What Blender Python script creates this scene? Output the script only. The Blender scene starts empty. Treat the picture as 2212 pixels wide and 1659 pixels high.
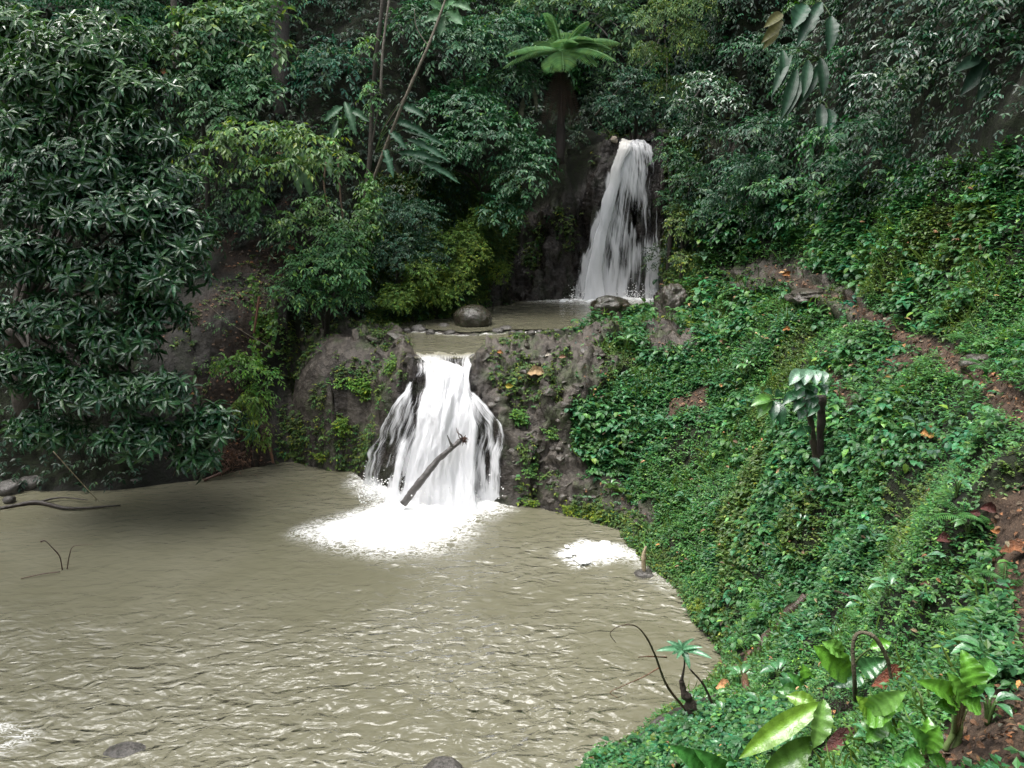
import bpy, math, numpy as np
from mathutils import Vector
from mathutils.bvhtree import BVHTree
R = math.radians
rng = np.random.default_rng(7)
S = bpy.context.scene

# ------------------------------------------------------------------ camera, sky, sun, exposure
HC, FP, CX, CY = 7.0, 1728.0, 1106.0, 829.5          # eye height, focal length and centre in 2212x1659 picture units
TH = math.atan((CY - 380.0) / FP)
cam = bpy.data.cameras.new('camera'); cam.sensor_width = 36; cam.lens = 36 * FP / 2212
cam.clip_start = .05; cam.clip_end = 500
co = bpy.data.objects.new('camera', cam); S.collection.objects.link(co)
co.location = (0, 0, HC); co.rotation_euler = (math.pi / 2 - TH, 0, 0); S.camera = co
SUN_EL, SUN_AZ = R(72), R(264)
w = bpy.data.worlds.new('World'); S.world = w; w.use_nodes = True
wn = w.node_tree.nodes; wl = w.node_tree.links
sky = wn.new('ShaderNodeTexSky'); sky.sky_type = 'NISHITA'; sky.sun_disc = False
sky.sun_elevation = SUN_EL; sky.sun_rotation = SUN_AZ; sky.dust_density = 4; sky.ozone_density = 1
hs = wn.new('ShaderNodeHueSaturation'); hs.inputs['Saturation'].default_value = .32
wl.new(sky.outputs[0], hs.inputs['Color']); wl.new(hs.outputs[0], wn['Background'].inputs[0])
wn['Background'].inputs[1].default_value = .15
sl = bpy.data.lights.new('sun', 'SUN'); sl.energy = 1.5; sl.angle = R(44); sl.color = (1, .98, .94)
so = bpy.data.objects.new('sun', sl); S.collection.objects.link(so)
sd = Vector((math.sin(SUN_AZ) * math.cos(SUN_EL), math.cos(SUN_AZ) * math.cos(SUN_EL), math.sin(SUN_EL)))
so.rotation_euler = sd.to_track_quat('Z', 'Y').to_euler()
S.view_settings.view_transform = 'Standard'; S.view_settings.look = 'None'
S.view_settings.exposure = 1.55; S.view_settings.gamma = 1
S.cycles.max_bounces = 6; S.cycles.diffuse_bounces = 3; S.cycles.glossy_bounces = 2
S.cycles.transparent_max_bounces = 10; S.cycles.transmission_bounces = 3

# ------------------------------------------------------------------ numeric helpers
cT, sT = math.cos(TH), math.sin(TH)
def ray(px, py):
    u, v = (px - CX) / FP, -(py - CY) / FP
    return np.array([u, cT + v * sT, -sT + v * cT])
def W(px, py, z=None, y=None):
    d = ray(px, py)
    t = (z - HC) / d[2] if z is not None else y / d[1]
    return np.array([0, 0, HC]) + d * t
def proj(P):
    x, y, z = P[..., 0], P[..., 1], P[..., 2] - HC
    dep = np.maximum(y * cT - z * sT, .2)
    v = (y * sT + z * cT) / dep
    return CX + FP * x / dep, CY - FP * v
def nz(a): return a / np.maximum(np.linalg.norm(a, axis=-1, keepdims=True), 1e-9)
def h3(i, j, k, s):
    n = (i.astype(np.int64) * 374761393 + j.astype(np.int64) * 668265263 + k.astype(np.int64) * 2147483647 + s * 974634777) & 0xffffffff
    n = ((n ^ (n >> 13)) * 1274126177) & 0xffffffff
    n = ((n ^ (n >> 16)) * 2246822519) & 0xffffffff
    return ((n ^ (n >> 15)) & 0xffffff) / float(0xffffff)
def vn(P, s=0):
    F = np.floor(P); f = P - F; F = F.astype(np.int64); f = f * f * (3 - 2 * f); r = 0
    for a in (0, 1):
        for b in (0, 1):
            for c in (0, 1):
                ww = (f[..., 0] if a else 1 - f[..., 0]) * (f[..., 1] if b else 1 - f[..., 1]) * (f[..., 2] if c else 1 - f[..., 2])
                r = r + ww * h3(F[..., 0] + a, F[..., 1] + b, F[..., 2] + c, s)
    return r * 2 - 1
def fbm(P, o=4, s=0):
    r = 0; a = 1
    for i in range(o):
        r = r + a * vn(P * 2 ** i + i * 17.3, s + i); a *= .5
    return r
def worley(P, s=0):
    F = np.floor(P).astype(np.int64); d1 = np.full(P.shape[:-1], 9.); d2 = d1.copy(); cid = np.zeros_like(d1)
    for a in (-1, 0, 1):
        for b in (-1, 0, 1):
            for c in (-1, 0, 1):
                i, j, k = F[..., 0] + a, F[..., 1] + b, F[..., 2] + c
                q = np.stack([i + h3(i, j, k, s), j + h3(i, j, k, s + 1), k + h3(i, j, k, s + 2)], -1)
                d = np.linalg.norm(P - q, axis=-1); hc = h3(i, j, k, s + 3)
                near = d < d1
                d2 = np.where(near, d1, np.minimum(d2, d)); cid = np.where(near, hc, cid); d1 = np.where(near, d, d1)
    return d1, d2, cid
def inpoly(px, py, poly):
    r = np.zeros(px.shape, bool); n = len(poly)
    for i in range(n):
        x1, y1 = poly[i]; x2, y2 = poly[(i + 1) % n]
        if y1 == y2: continue
        c = ((y1 > py) != (y2 > py)) & (px < (x2 - x1) * (py - y1) / (y2 - y1) + x1)
        r ^= c
    return r
def dpoly(px, py, poly, closed=True):
    d = np.full(px.shape, 1e9); n = len(poly)
    for i in range(n if closed else n - 1):
        a = np.array(poly[i], float); b = np.array(poly[(i + 1) % n], float); ab = b - a
        t = np.clip(((px - a[0]) * ab[0] + (py - a[1]) * ab[1]) / (ab @ ab + 1e-9), 0, 1)
        d = np.minimum(d, np.hypot(px - a[0] - t * ab[0], py - a[1] - t * ab[1]))
    return d
def sdist(px, py, poly):
    d = dpoly(px, py, poly); return np.where(inpoly(px, py, poly), -d, d)
def sstep(a, b, x):
    t = np.clip((x - a) / (b - a), 0, 1); return t * t * (3 - 2 * t)
def spline(pts, n):
    p = np.array(pts, float); m = len(p)
    if m == 2: return p[0] + (p[1] - p[0]) * np.linspace(0, 1, n)[:, None]
    q = np.vstack([2 * p[0] - p[1], p, 2 * p[-1] - p[-2]]); out = []
    for t in np.linspace(0, m - 1 - 1e-6, n):
        i = int(t); f = t - i; a, b, c, d = q[i:i + 4]
        out.append(.5 * (2 * b + (c - a) * f + (2 * a - 5 * b + 4 * c - d) * f * f + (3 * b - a - 3 * c + d) * f ** 3))
    return np.array(out)

# ------------------------------------------------------------------ mesh helpers
def mesh(name, V, loops, ltot, mat, loc=(0, 0, 0), col=None, attrs=None, uv=None, smooth=False):
    me = bpy.data.meshes.new(name)
    V = np.asarray(V, np.float32) - np.asarray(loc, np.float32)
    loops = np.asarray(loops, np.int32).ravel(); ltot = np.asarray(ltot, np.int32)
    me.vertices.add(len(V)); me.vertices.foreach_set('co', V.ravel())
    me.loops.add(len(loops)); me.loops.foreach_set('vertex_index', loops)
    me.polygons.add(len(ltot))
    me.polygons.foreach_set('loop_start', np.concatenate([[0], np.cumsum(ltot)[:-1]]).astype(np.int32))
    me.polygons.foreach_set('loop_total', ltot)
    me.polygons.foreach_set('use_smooth', np.full(len(ltot), smooth))
    if col is not None:
        a = me.attributes.new('col', 'FLOAT_COLOR', 'POINT')
        a.data.foreach_set('color', np.hstack([col, np.ones((len(V), 1))]).astype(np.float32).ravel())
    for k, v in (attrs or {}).items():
        a = me.attributes.new(k, 'FLOAT', 'POINT'); a.data.foreach_set('value', np.asarray(v, np.float32).ravel())
    if uv is not None:
        u = me.uv_layers.new(name='UVMap'); u.data.foreach_set('uv', uv[loops].astype(np.float32).ravel())
    me.update(calc_edges=True); me.validate()
    me.materials.append(mat)
    return me
def link(name, me, loc=(0, 0, 0), parent=None):
    o = bpy.data.objects.new(name, me); S.collection.objects.link(o)
    if parent is not None: o.parent = parent
    else: o.location = loc
    return o
def tag(o, label=None, cat=None, group=None, kind=None):
    for k, v in (('label', label), ('category', cat), ('group', group), ('kind', kind)):
        if v: o[k] = v
    return o
def thing(name, label, cat, loc, group=None):
    o = bpy.data.objects.new(name, None); S.collection.objects.link(o)
    o.location = tuple(loc); o.empty_display_size = .1
    return tag(o, label, cat, group)
class G:                                              # a bag of geometry that becomes one mesh
    def __init__(s): s.V = []; s.L = []; s.T = []; s.C = []; s.n = 0
    def add(s, V, F, col=(.1, .1, .1)):
        V = np.asarray(V, float); s.V.append(V)
        for f in F: s.L.extend([i + s.n for i in f]); s.T.append(len(f))
        c = np.asarray(col, float); s.C.append(np.broadcast_to(c, V.shape).copy() if c.ndim == 1 else c); s.n += len(V)
    def addn(s, V, F, col):                           # F: ndarray (m,k)
        s.V.append(V); s.L.extend((F + s.n).ravel().tolist()); s.T.extend([F.shape[1]] * len(F)); s.C.append(col); s.n += len(V)
    def tube(s, pts, rad, sides=8, col=(.1, .08, .06), n=None, rough=.0, cap=True):
        n = n or max(6, len(pts) * 5); p = spline(pts, n)
        r = np.interp(np.linspace(0, 1, n), np.linspace(0, 1, len(rad)), rad)
        t = nz(np.gradient(p, axis=0)); up = np.array([0, 0, 1.]) if abs(t[0][2]) < .9 else np.array([1., 0, 0])
        V = []; b = nz(np.cross(t[0], up))
        for i in range(n):
            b = nz(b - t[i] * (b @ t[i])); c = np.cross(t[i], b)
            for k in range(sides):
                a = 2 * math.pi * k / sides; rr = r[i]
                V.append(p[i] + (b * math.cos(a) + c * math.sin(a)) * rr)
        V = np.array(V)
        if rough:
            cen = np.repeat(p, sides, 0); V = cen + (V - cen) * (1 + rough * fbm(V * (2.5 / max(r.max(), .01)) * .3, 3, 5)[:, None])
        F = [(i * sides + k, i * sides + (k + 1) % sides, (i + 1) * sides + (k + 1) % sides, (i + 1) * sides + k) for i in range(n - 1) for k in range(sides)]
        if cap:
            F.append(tuple(range(sides))[::-1]); F.append(tuple((n - 1) * sides + k for k in range(sides)))
        s.add(V, F, col); return p
    def build(s, name, mat, parent=None, loc=(0, 0, 0), smooth=False):
        if not s.n: return None
        l = parent.location if parent is not None else loc
        if parent is not None and parent.parent is not None: l = parent.parent.location
        me = mesh(name, np.vstack(s.V), s.L, s.T, mat, tuple(l), col=np.vstack(s.C), smooth=smooth)
        return link(name, me, loc, parent)

import bmesh
def ico(sub):
    b = bmesh.new(); bmesh.ops.create_icosphere(b, subdivisions=sub, radius=1); V = np.array([v.co[:] for v in b.verts]); F_ = np.array([[v.index for v in f.verts] for f in b.faces]); b.free(); return V, F_
# ------------------------------------------------------------------ materials
def mat(name):
    m = bpy.data.materials.new(name); m.use_nodes = True; nt = m.node_tree
    return m, nt.nodes, nt.links, nt.nodes['Principled BSDF']
def node(N, t, **k):
    n = N.new('ShaderNode' + t)
    for a, b in k.items():
        if a.startswith('i_'): n.inputs[a[2:].replace('_', ' ')].default_value = b
        else: setattr(n, a, b)
    return n
def attr(N, name): return node(N, 'Attribute', attribute_name=name)
def mth(N, L, op, a, b=None, clamp=False):
    n = node(N, 'Math', operation=op, use_clamp=clamp)
    for i, v in enumerate((a, b)):
        if v is None: continue
        if isinstance(v, (int, float)): n.inputs[i].default_value = v
        else: L.new(v, n.inputs[i])
    return n.outputs[0]
def mix(N, L, f, a, b, blend='MIX'):
    n = node(N, 'Mix', data_type='RGBA', blend_type=blend)
    for i, v in ((0, f), (6, a), (7, b)):
        if isinstance(v, (int, float)): n.inputs[i].default_value = v
        elif isinstance(v, tuple): n.inputs[i].default_value = (*v, 1)
        else: L.new(v, n.inputs[i])
    return n.outputs[2]
def ramp(N, L, src, a, b):
    n = node(N, 'MapRange', interpolation_type='SMOOTHSTEP'); n.inputs[1].default_value = a; n.inputs[2].default_value = b
    L.new(src, n.inputs[0]); return n.outputs[0]
def noise(N, L, scale, detail=4, rough=.55, vec=None, dist=0):
    n = node(N, 'TexNoise', i_Scale=scale, i_Detail=detail, i_Roughness=rough, i_Distortion=dist)
    if vec is not None: L.new(vec, n.inputs['Vector'])
    return n.outputs['Fac']
def bump(N, L, hgt, strength, dist, nrm=None):
    b = node(N, 'Bump', i_Strength=strength, i_Distance=dist); L.new(hgt, b.inputs['Height'])
    if nrm is not None: L.new(nrm, b.inputs['Normal'])
    return b.outputs[0]

def leaf_mat(name, rough, trans=.25, spec=.5):
    m, N, L, P = mat(name); a = attr(N, 'col'); tc = node(N, 'TexCoord').outputs['Object']
    c = mix(N, L, mth(N, L, 'MULTIPLY', noise(N, L, 14, 3, .6, tc), .5), a.outputs['Color'], (.02, .04, .012), 'MULTIPLY')
    L.new(a.outputs['Color'], P.inputs['Base Color']); P.inputs['Roughness'].default_value = rough
    P.inputs['Specular IOR Level'].default_value = spec
    rr = mth(N, L, 'ADD', mth(N, L, 'MULTIPLY', noise(N, L, 9, 3, .6, tc), .3), rough - .12); L.new(rr, P.inputs['Roughness'])
    L.new(bump(N, L, noise(N, L, 45, 2, .6, tc), .35, .01), P.inputs['Normal'])
    T = node(N, 'BsdfTranslucent'); hsv = node(N, 'HueSaturation', i_Saturation=1.15, i_Value=1.3, i_Hue=.48)
    L.new(a.outputs['Color'], hsv.inputs['Color']); L.new(hsv.outputs[0], T.inputs['Color'])
    ms = node(N, 'MixShader'); ms.inputs[0].default_value = trans
    L.new(P.outputs[0], ms.inputs[1]); L.new(T.outputs[0], ms.inputs[2]); L.new(ms.outputs[0], N['Material Output'].inputs['Surface'])
    return m
M_GLOSS = leaf_mat('glossy_leaf', .24, .16, .8)
M_LEAF = leaf_mat('leaf', .4, .28, .42)
M_BROAD = leaf_mat('broad_leaf', .42, .3, .4)
M_SOFT = leaf_mat('soft_leaf', .55, .3, .35)

def bark_mat(name, rough=.7, scale=12):
    m, N, L, P = mat(name); a = attr(N, 'col'); tc = node(N, 'TexCoord').outputs['Object']
    n1 = noise(N, L, scale, 6, .65, tc); n2 = noise(N, L, scale * 4, 4, .6, tc)
    c = mix(N, L, ramp(N, L, n1, .35, .65), a.outputs['Color'], (.62, .62, .58), 'MULTIPLY')
    c = mix(N, L, ramp(N, L, n2, .6, .75), c, (.05, .07, .03)); L.new(c, P.inputs['Base Color'])
    P.inputs['Roughness'].default_value = rough
    L.new(bump(N, L, mth(N, L, 'ADD', n1, mth(N, L, 'MULTIPLY', n2, .4)), .8, .03), P.inputs['Normal'])
    return m
M_BARK = bark_mat('bark'); M_WET = bark_mat('wet_wood', .3, 9); M_DEAD = bark_mat('dead_leaf', .5, 20)

def stone_mat(name, c1, c2, rough, moss=.0, sc=1.0):
    m, N, L, P = mat(name); tc = node(N, 'TexCoord').outputs['Object']; g = node(N, 'NewGeometry')
    n1 = noise(N, L, 2.2 * sc, 8, .62, tc); n2 = noise(N, L, 11 * sc, 6, .65, tc); n3 = noise(N, L, 60 * sc, 3, .6, tc)
    c = mix(N, L, ramp(N, L, n1, .35, .65), c1, c2); c = mix(N, L, ramp(N, L, n2, .45, .7), c, tuple(x * .45 for x in c1))
    if moss:
        sep = node(N, 'SeparateXYZ'); L.new(g.outputs['Normal'], sep.inputs[0])
        f = mth(N, L, 'MULTIPLY', ramp(N, L, n2, .48, .62), moss); c = mix(N, L, f, c, (.035, .06, .015))
    L.new(c, P.inputs['Base Color'])
    L.new(mth(N, L, 'ADD', mth(N, L, 'MULTIPLY', n2, .5), rough - .2), P.inputs['Roughness'])
    b = bump(N, L, n1, .5, .12); b = bump(N, L, n2, .6, .04, b); L.new(bump(N, L, n3, .4, .01, b), P.inputs['Normal'])
    return m
M_BOULDER = stone_mat('wet_boulder', (.022, .018, .012), (.045, .038, .027), .24, .25)
M_STONE = stone_mat('dark_stone', (.05, .045, .04), (.12, .11, .10), .35, .1, 2)
M_ROCK = stone_mat('outcrop_stone', (.034, .028, .022), (.098, .084, .07), .32, .3, 1)

def terrain_mat():
    m, N, L, P = mat('bank_ground'); tc = node(N, 'TexCoord').outputs['Object']
    rock, soil, wet = (attr(N, k).outputs['Fac'] for k in ('rock', 'soil', 'wet'))
    n1 = noise(N, L, 1.3, 8, .62, tc); n2 = noise(N, L, 7, 7, .66, tc); n3 = noise(N, L, 38, 4, .65, tc)
    rc = mix(N, L, ramp(N, L, n2, .36, .64), (.032, .026, .020), (.098, .083, .068))
    rc = mix(N, L, ramp(N, L, n3, .52, .7), rc, (.04, .033, .028))
    vc = node(N, 'TexVoronoi', i_Scale=5.5, i_Randomness=1.0); L.new(tc, vc.inputs['Vector']); vg = node(N, 'SeparateColor'); L.new(vc.outputs['Color'], vg.inputs[0])
    rc = mix(N, L, mth(N, L, 'MULTIPLY', vg.outputs[0], .6), rc, (.12, .104, .088)); rc = mix(N, L, mth(N, L, 'MULTIPLY', ramp(N, L, vg.outputs[1], .6, .9), .7), rc, (.03, .025, .02))
    mossn = mth(N, L, 'MULTIPLY', ramp(N, L, n1, .5, .62), .55); rc = mix(N, L, mossn, rc, (.045, .07, .02))
    vor = node(N, 'TexVoronoi', feature='DISTANCE_TO_EDGE', i_Scale=3.2); L.new(tc, vor.inputs['Vector'])
    rc = mix(N, L, mth(N, L, 'MULTIPLY', ramp(N, L, vor.outputs['Distance'], .06, .0), mth(N, L, 'MULTIPLY', ramp(N, L, n1, .45, .6), .6)), rc, (.03, .024, .02))
    sc = mix(N, L, ramp(N, L, n2, .35, .62), (.035, .022, .015), (.085, .055, .038))
    sc = mix(N, L, ramp(N, L, n3, .55, .72), sc, (.13, .085, .055))
    gc = mix(N, L, ramp(N, L, n2, .4, .6), (.009, .009, .005), (.014, .02, .008))  # near-black ground: deep shade under the foliage is put into its colour
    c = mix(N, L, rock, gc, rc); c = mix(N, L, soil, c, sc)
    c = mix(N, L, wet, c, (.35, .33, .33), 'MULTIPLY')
    L.new(c, P.inputs['Base Color'])
    r = mth(N, L, 'ADD', mth(N, L, 'MULTIPLY', n2, .5), .28)
    r = mth(N, L, 'SUBTRACT', mth(N, L, 'ADD', r, mth(N, L, 'MULTIPLY', mth(N, L, 'SUBTRACT', 1., rock), .45)), mth(N, L, 'MULTIPLY', wet, .25), True)
    P.inputs['Specular IOR Level'].default_value = .35; L.new(r, P.inputs['Roughness'])
    b = bump(N, L, vor.outputs['Distance'], .12, .06); b = bump(N, L, mth(N, L, 'MULTIPLY', rock, mth(N, L, 'ADD', vg.outputs[0], vc.outputs['Distance'])), .55, .05, b); b = bump(N, L, n2, .8, .09, b); L.new(bump(N, L, n3, .7, .02, b), P.inputs['Normal'])
    return m
M_GROUND = terrain_mat()

def water_mat():
    m, N, L, P = mat('muddy_water'); tc = node(N, 'TexCoord').outputs['Object']; mp = node(N, 'Mapping')
    mp.inputs['Scale'].default_value = (1, 1.9, 1); mp.inputs['Rotation'].default_value = (0, 0, R(-12)); L.new(tc, mp.inputs[0]); v = mp.outputs[0]
    foam, chop = (attr(N, k).outputs['Fac'] for k in ('foam', 'chop'))
    n1 = noise(N, L, 2.2, 5, .6, v, .8); n2 = noise(N, L, 7, 4, .6, v, 1.2); n3 = noise(N, L, 30, 4, .65, v, .5)
    big = noise(N, L, .35, 3, .5, tc)
    c = mix(N, L, ramp(N, L, big, .35, .65), (.126, .120, .080), (.150, .143, .101))
    # foam: solid by the fall, broken into lace further off
    def lines(nz_, w_): return ramp(N, L, mth(N, L, 'ABSOLUTE', mth(N, L, 'SUBTRACT', nz_, .5)), w_, .0)
    la = mth(N, L, 'MAXIMUM', lines(noise(N, L, 1.9, 4, .6, v, 1.6), .035), lines(noise(N, L, 4.6, 4, .6, v, 1.2), .045))
    la = mth(N, L, 'MULTIPLY', mth(N, L, 'MULTIPLY', la, ramp(N, L, foam, .10, .36)), mth(N, L, 'ADD', n3, .35))
    wob = mth(N, L, 'ADD', mth(N, L, 'MULTIPLY', noise(N, L, 2.2, 6, .62, v, 2.0), .92), mth(N, L, 'MULTIPLY', n3, .08))
    f = ramp(N, L, mth(N, L, 'ADD', foam, mth(N, L, 'MULTIPLY', mth(N, L, 'SUBTRACT', wob, .5), 1.1)), .26, .86)
    f = mth(N, L, 'MAXIMUM', f, la)
    spk = mth(N, L, 'MULTIPLY', ramp(N, L, n3, .64, .72), mth(N, L, 'MULTIPLY', ramp(N, L, n1, .48, .6), mth(N, L, 'MULTIPLY', chop, .55)))
    f = mth(N, L, 'MAXIMUM', f, spk)
    c = mix(N, L, f, c, (.88, .88, .86)); L.new(c, P.inputs['Base Color'])
    L.new(mth(N, L, 'ADD', mth(N, L, 'MULTIPLY', f, .6), .07), P.inputs['Roughness'])
    h = mth(N, L, 'ADD', noise(N, L, 2.7, 1.2, .5, v, .9), mth(N, L, 'MULTIPLY', noise(N, L, 7.5, 1.2, .5, v, .8), .17))
    bn = node(N, 'Bump', i_Distance=.24); L.new(h, bn.inputs['Height']); L.new(mth(N, L, 'ADD', mth(N, L, 'MULTIPLY', mth(N, L, 'MULTIPLY', chop, .68), ramp(N, L, big, .3, .55)), .12), bn.inputs['Strength'])
    b2 = bump(N, L, n3, .12, .01, bn.outputs[0])
    df = node(N, 'BsdfDiffuse'); L.new(c, df.inputs[0]); gl = node(N, 'BsdfGlossy'); gl.inputs['Roughness'].default_value = .13; L.new(b2, gl.inputs['Normal'])
    fr = node(N, 'Fresnel', i_IOR=1.42); L.new(b2, fr.inputs['Normal']); fk = mth(N, L, 'MULTIPLY', fr.outputs[0], mth(N, L, 'SUBTRACT', 1.25, f), True)
    ms = node(N, 'MixShader'); L.new(fk, ms.inputs[0]); L.new(df.outputs[0], ms.inputs[1]); L.new(gl.outputs[0], ms.inputs[2]); L.new(ms.outputs[0], N['Material Output'].inputs['Surface'])
    return m
M_WATER = water_mat()

def fall_mat(name, tint, ufreq, vfreq):
    m, N, L, P = mat(name); uv = node(N, 'UVMap').outputs[0]; mp = node(N, 'Mapping'); mp.inputs['Scale'].default_value = (ufreq, vfreq, 1); L.new(uv, mp.inputs[0]); v = mp.outputs[0]
    d, mud = attr(N, 'dens').outputs['Fac'], attr(N, 'mud').outputs['Fac']
    n1 = noise(N, L, 1, 5, .6, v, .35); n2 = noise(N, L, 3.1, 5, .7, v, .6)
    s = mth(N, L, 'ADD', mth(N, L, 'MULTIPLY', n1, .62), mth(N, L, 'MULTIPLY', n2, .38))
    al = ramp(N, L, mth(N, L, 'ADD', s, mth(N, L, 'SUBTRACT', d, .5)), .38, .66)
    c = mix(N, L, mud, (.9, .9, .92), tint); L.new(c, P.inputs['Base Color']); P.inputs['Roughness'].default_value = .35
    P.inputs['Specular IOR Level'].default_value = .3
    L.new(bump(N, L, s, .5, .12), P.inputs['Normal'])
    T = node(N, 'BsdfTransparent'); ts = node(N, 'BsdfTranslucent'); ts.inputs[0].default_value = (.9, .9, .92, 1)
    m1 = node(N, 'MixShader'); m1.inputs[0].default_value = .3; L.new(P.outputs[0], m1.inputs[1]); L.new(ts.outputs[0], m1.inputs[2])
    m2 = node(N, 'MixShader'); L.new(al, m2.inputs[0]); L.new(T.outputs[0], m2.inputs[1]); L.new(m1.outputs[0], m2.inputs[2])
    L.new(m2.outputs[0], N['Material Output'].inputs['Surface']); return m
M_FALL = fall_mat('falling_water', (.84, .78, .64), 46, 2.4)
M_FALL2 = fall_mat('tumbling_water', (.36, .34, .25), 55, 3.4)
def foam_mat():
    m, N, L, P = mat('foam'); tc = node(N, 'TexCoord').outputs['Object']
    P.inputs['Base Color'].default_value = (.9, .9, .89, 1); P.inputs['Roughness'].default_value = .7
    n = noise(N, L, 40, 5, .7, tc); L.new(bump(N, L, n, .7, .03), P.inputs['Normal']); return m
M_FOAM = foam_mat()

# ------------------------------------------------------------------ the land: control points -> height
shore_low = [(-300,1085),(0,1058),(120,1062),(260,1058),(400,1040),(500,1022),(560,1008),(620,995),(690,995),(762,1004),(790,1040),(880,1078),(960,1088),(1050,1088),(1120,1096),(1200,1104),(1290,1130),(1340,1142),(1352,1180),(1400,1232),(1470,1290),(1492,1340),(1540,1385),(1568,1430),(1530,1480),(1440,1530),(1390,1575),(1320,1620),(1262,1659),(1230,1720),(1150,1900)]
shore_up = [(1436,652),(1340,650),(1230,652),(1130,658),(1050,668),(975,688),(900,697),(860,700),(868,722),(885,748),(900,768),(905,775),(1020,772),(1040,752),(1100,742),(1180,726),(1260,712),(1320,692),(1380,684),(1420,668)]
C = []
def c(px, py, z=None, y=None):
    p = W(px, py, z, y); C.append(p)
for s_ in (shore_low,):
    for i in range(len(s_) - 1):
        a, b = W(*s_[i], z=0.), W(*s_[i + 1], z=0.)
        n = max(1, int(np.linalg.norm(b - a) / .8))
        for k in range(n): C.append(a + (b - a) * k / n)
for p in [(0,1150),(200,1150),(400,1120),(600,1080),(740,1060),(800,1100),(950,1130),(1150,1150),(1250,1200),(1330,1270),(1400,1340),(1400,1450),(1300,1500),(1150,1600),(1000,1659),(600,1659),(200,1659),(0,1400),(600,1300),(1000,1300),(1200,1350),(-300,1300),(-200,1659)]: c(*p, z=-.7)
for i in range(len(shore_up)):
    a, b = W(*shore_up[i], z=2.93), W(*shore_up[(i + 1) % len(shore_up)], z=2.93)
    n = max(1, int(np.linalg.norm(b - a) / .7))
    for k in range(n):
        q = a + (b - a) * k / n
        if 10 <= i <= 13: q[2] = 2.86 if i != 11 else 2.74
        C.append(q)
for p in [(960,740),(1000,705),(1150,695),(1250,672),(1350,668),(1100,675)]: c(*p, z=2.5)
# lower fall face  (y, z, left px, right px)
LF = [(16.35,-.06,770,1092),(16.5,.5,782,1090),(16.65,1.0,798,1098),(16.8,1.5,818,1104),(17.05,2.0,848,1058),(17.4,2.4,882,1022),(17.8,2.68,898,1020),(18.35,2.84,900,1022)]
SKEW = 1.15
def px2x(px, y, z): return (px - CX) / FP * (y * cT + (HC - z) * sT)
for y, z, l, r in LF[1:-1]:
    for t in (-.08, .12, .35, .6, .85, 1.08):
        yy = y + (1 - t) * SKEW * (2.9 - z) / 2.9; C.append(np.array([px2x(l + (r - l) * t, yy, z), yy + .12, z - .06 + (.12 if t < 0 or t > 1 else 0)]))
# rock to the left of the fall
for p in [(640,960,.35),(720,960,.45),(640,880,1.0),(720,880,1.2),(790,900,1.3),(650,800,1.95),(740,800,2.3),(840,800,2.5),(680,730,3.0),(780,715,3.25),(850,740,3.1),(885,800,2.75),(830,860,2.05),(620,760,3.0)]: c(p[0], p[1], z=p[2])
# rocky bank to the right of the fall
for p in [(1120,1040,.5),(1125,960,1.15),(1085,900,1.85),(1050,840,2.45),(1060,780,2.85),(1180,1040,.55),(1180,960,1.25),(1180,880,2.0),(1180,800,2.65),(1180,750,2.95),(1280,1060,.5),(1280,970,1.25),(1280,880,1.95),(1300,800,2.6),(1300,740,2.98),(1380,1080,.55),(1400,1000,1.25),(1400,900,1.9),(1400,800,2.55),(1400,720,3.08),(1450,690,3.2),(1440,655,3.3)]: c(p[0], p[1], z=p[2])
# green slope
for p in [(1500,620,3.65),(1500,700,3.35),(1500,800,2.8),(1500,900,2.15),(1500,1000,1.5),(1500,1100,.9),(1450,1180,.35),(1500,1240,.25),(1600,620,3.95),(1600,700,3.65),(1600,800,3.2),(1600,900,2.7),(1600,1000,2.15),(1600,1100,1.6),(1600,1200,1.05),(1600,1300,.6),(1620,1380,.45),(1700,640,4.3),(1700,720,4.0),(1700,850,3.45),(1700,1000,2.8),(1700,1150,2.2),(1700,1300,1.6),(1700,1400,1.15),(1850,700,4.6),(1850,850,4.1),(1850,1000,3.6),(1850,1150,3.1),(1850,1300,2.7),(1850,1450,2.45),(2000,780,4.75),(2000,900,4.5),(2000,1100,4.2),(2000,1300,4.0),(2000,1500,4.0),(2150,860,5.1),(2150,1000,5.1),(2150,1200,5.1),(2150,1400,5.15),(2150,1600,5.25),(1900,1600,4.5),(1750,1600,3.4),(1650,1500,1.8),(1600,1600,2.2),(1520,1520,.8),(1480,1600,1.1),(1400,1640,.6),(2300,900,5.3),(2300,1300,5.4),(2400,1650,5.5),(1700,1750,4.2),(1500,1800,3.0),(1350,1750,1.2),(2100,1800,5.2),(2400,2200,5.4),(1900,2200,5.2),(1300,2400,4.0)]: c(p[0], p[1], z=p[2])
# path
PATH = [(1560,606,3.85),(1660,588,4.25),(1760,622,4.5),(1850,665,4.68),(1930,705,4.82),(2050,775,5.0),(2140,830,5.1),(2230,890,5.25)]
for p in PATH: c(p[0], p[1], z=p[2])
# right wall above the path
for p in [(2212,780,7.9),(2212,700,9),(2212,600,9.6),(2212,400,10.6),(2212,200,11.3),(2212,0,12.2),(2212,-250,13),(2400,600,8.5),(2500,300,9.5),(2500,0,10.5),(2050,650,11),(2050,500,12),(2050,300,13),(2050,0,14.5),(1900,620,14.2),(1900,500,15.3),(1900,300,16.6),(1900,0,18.2),(1900,-250,19.2),(1750,560,18.9),(1750,450,19.7),(1750,250,20.6),(1750,0,22),(1620,560,22),(1600,450,23),(1600,250,24.2),(1600,0,25.6),(1600,-250,26.6),(1500,590,24.8),(1480,500,25.4),(1470,400,26),(1500,250,27.2),(1470,640,25.6)]: c(p[0], p[1], y=p[2])
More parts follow.
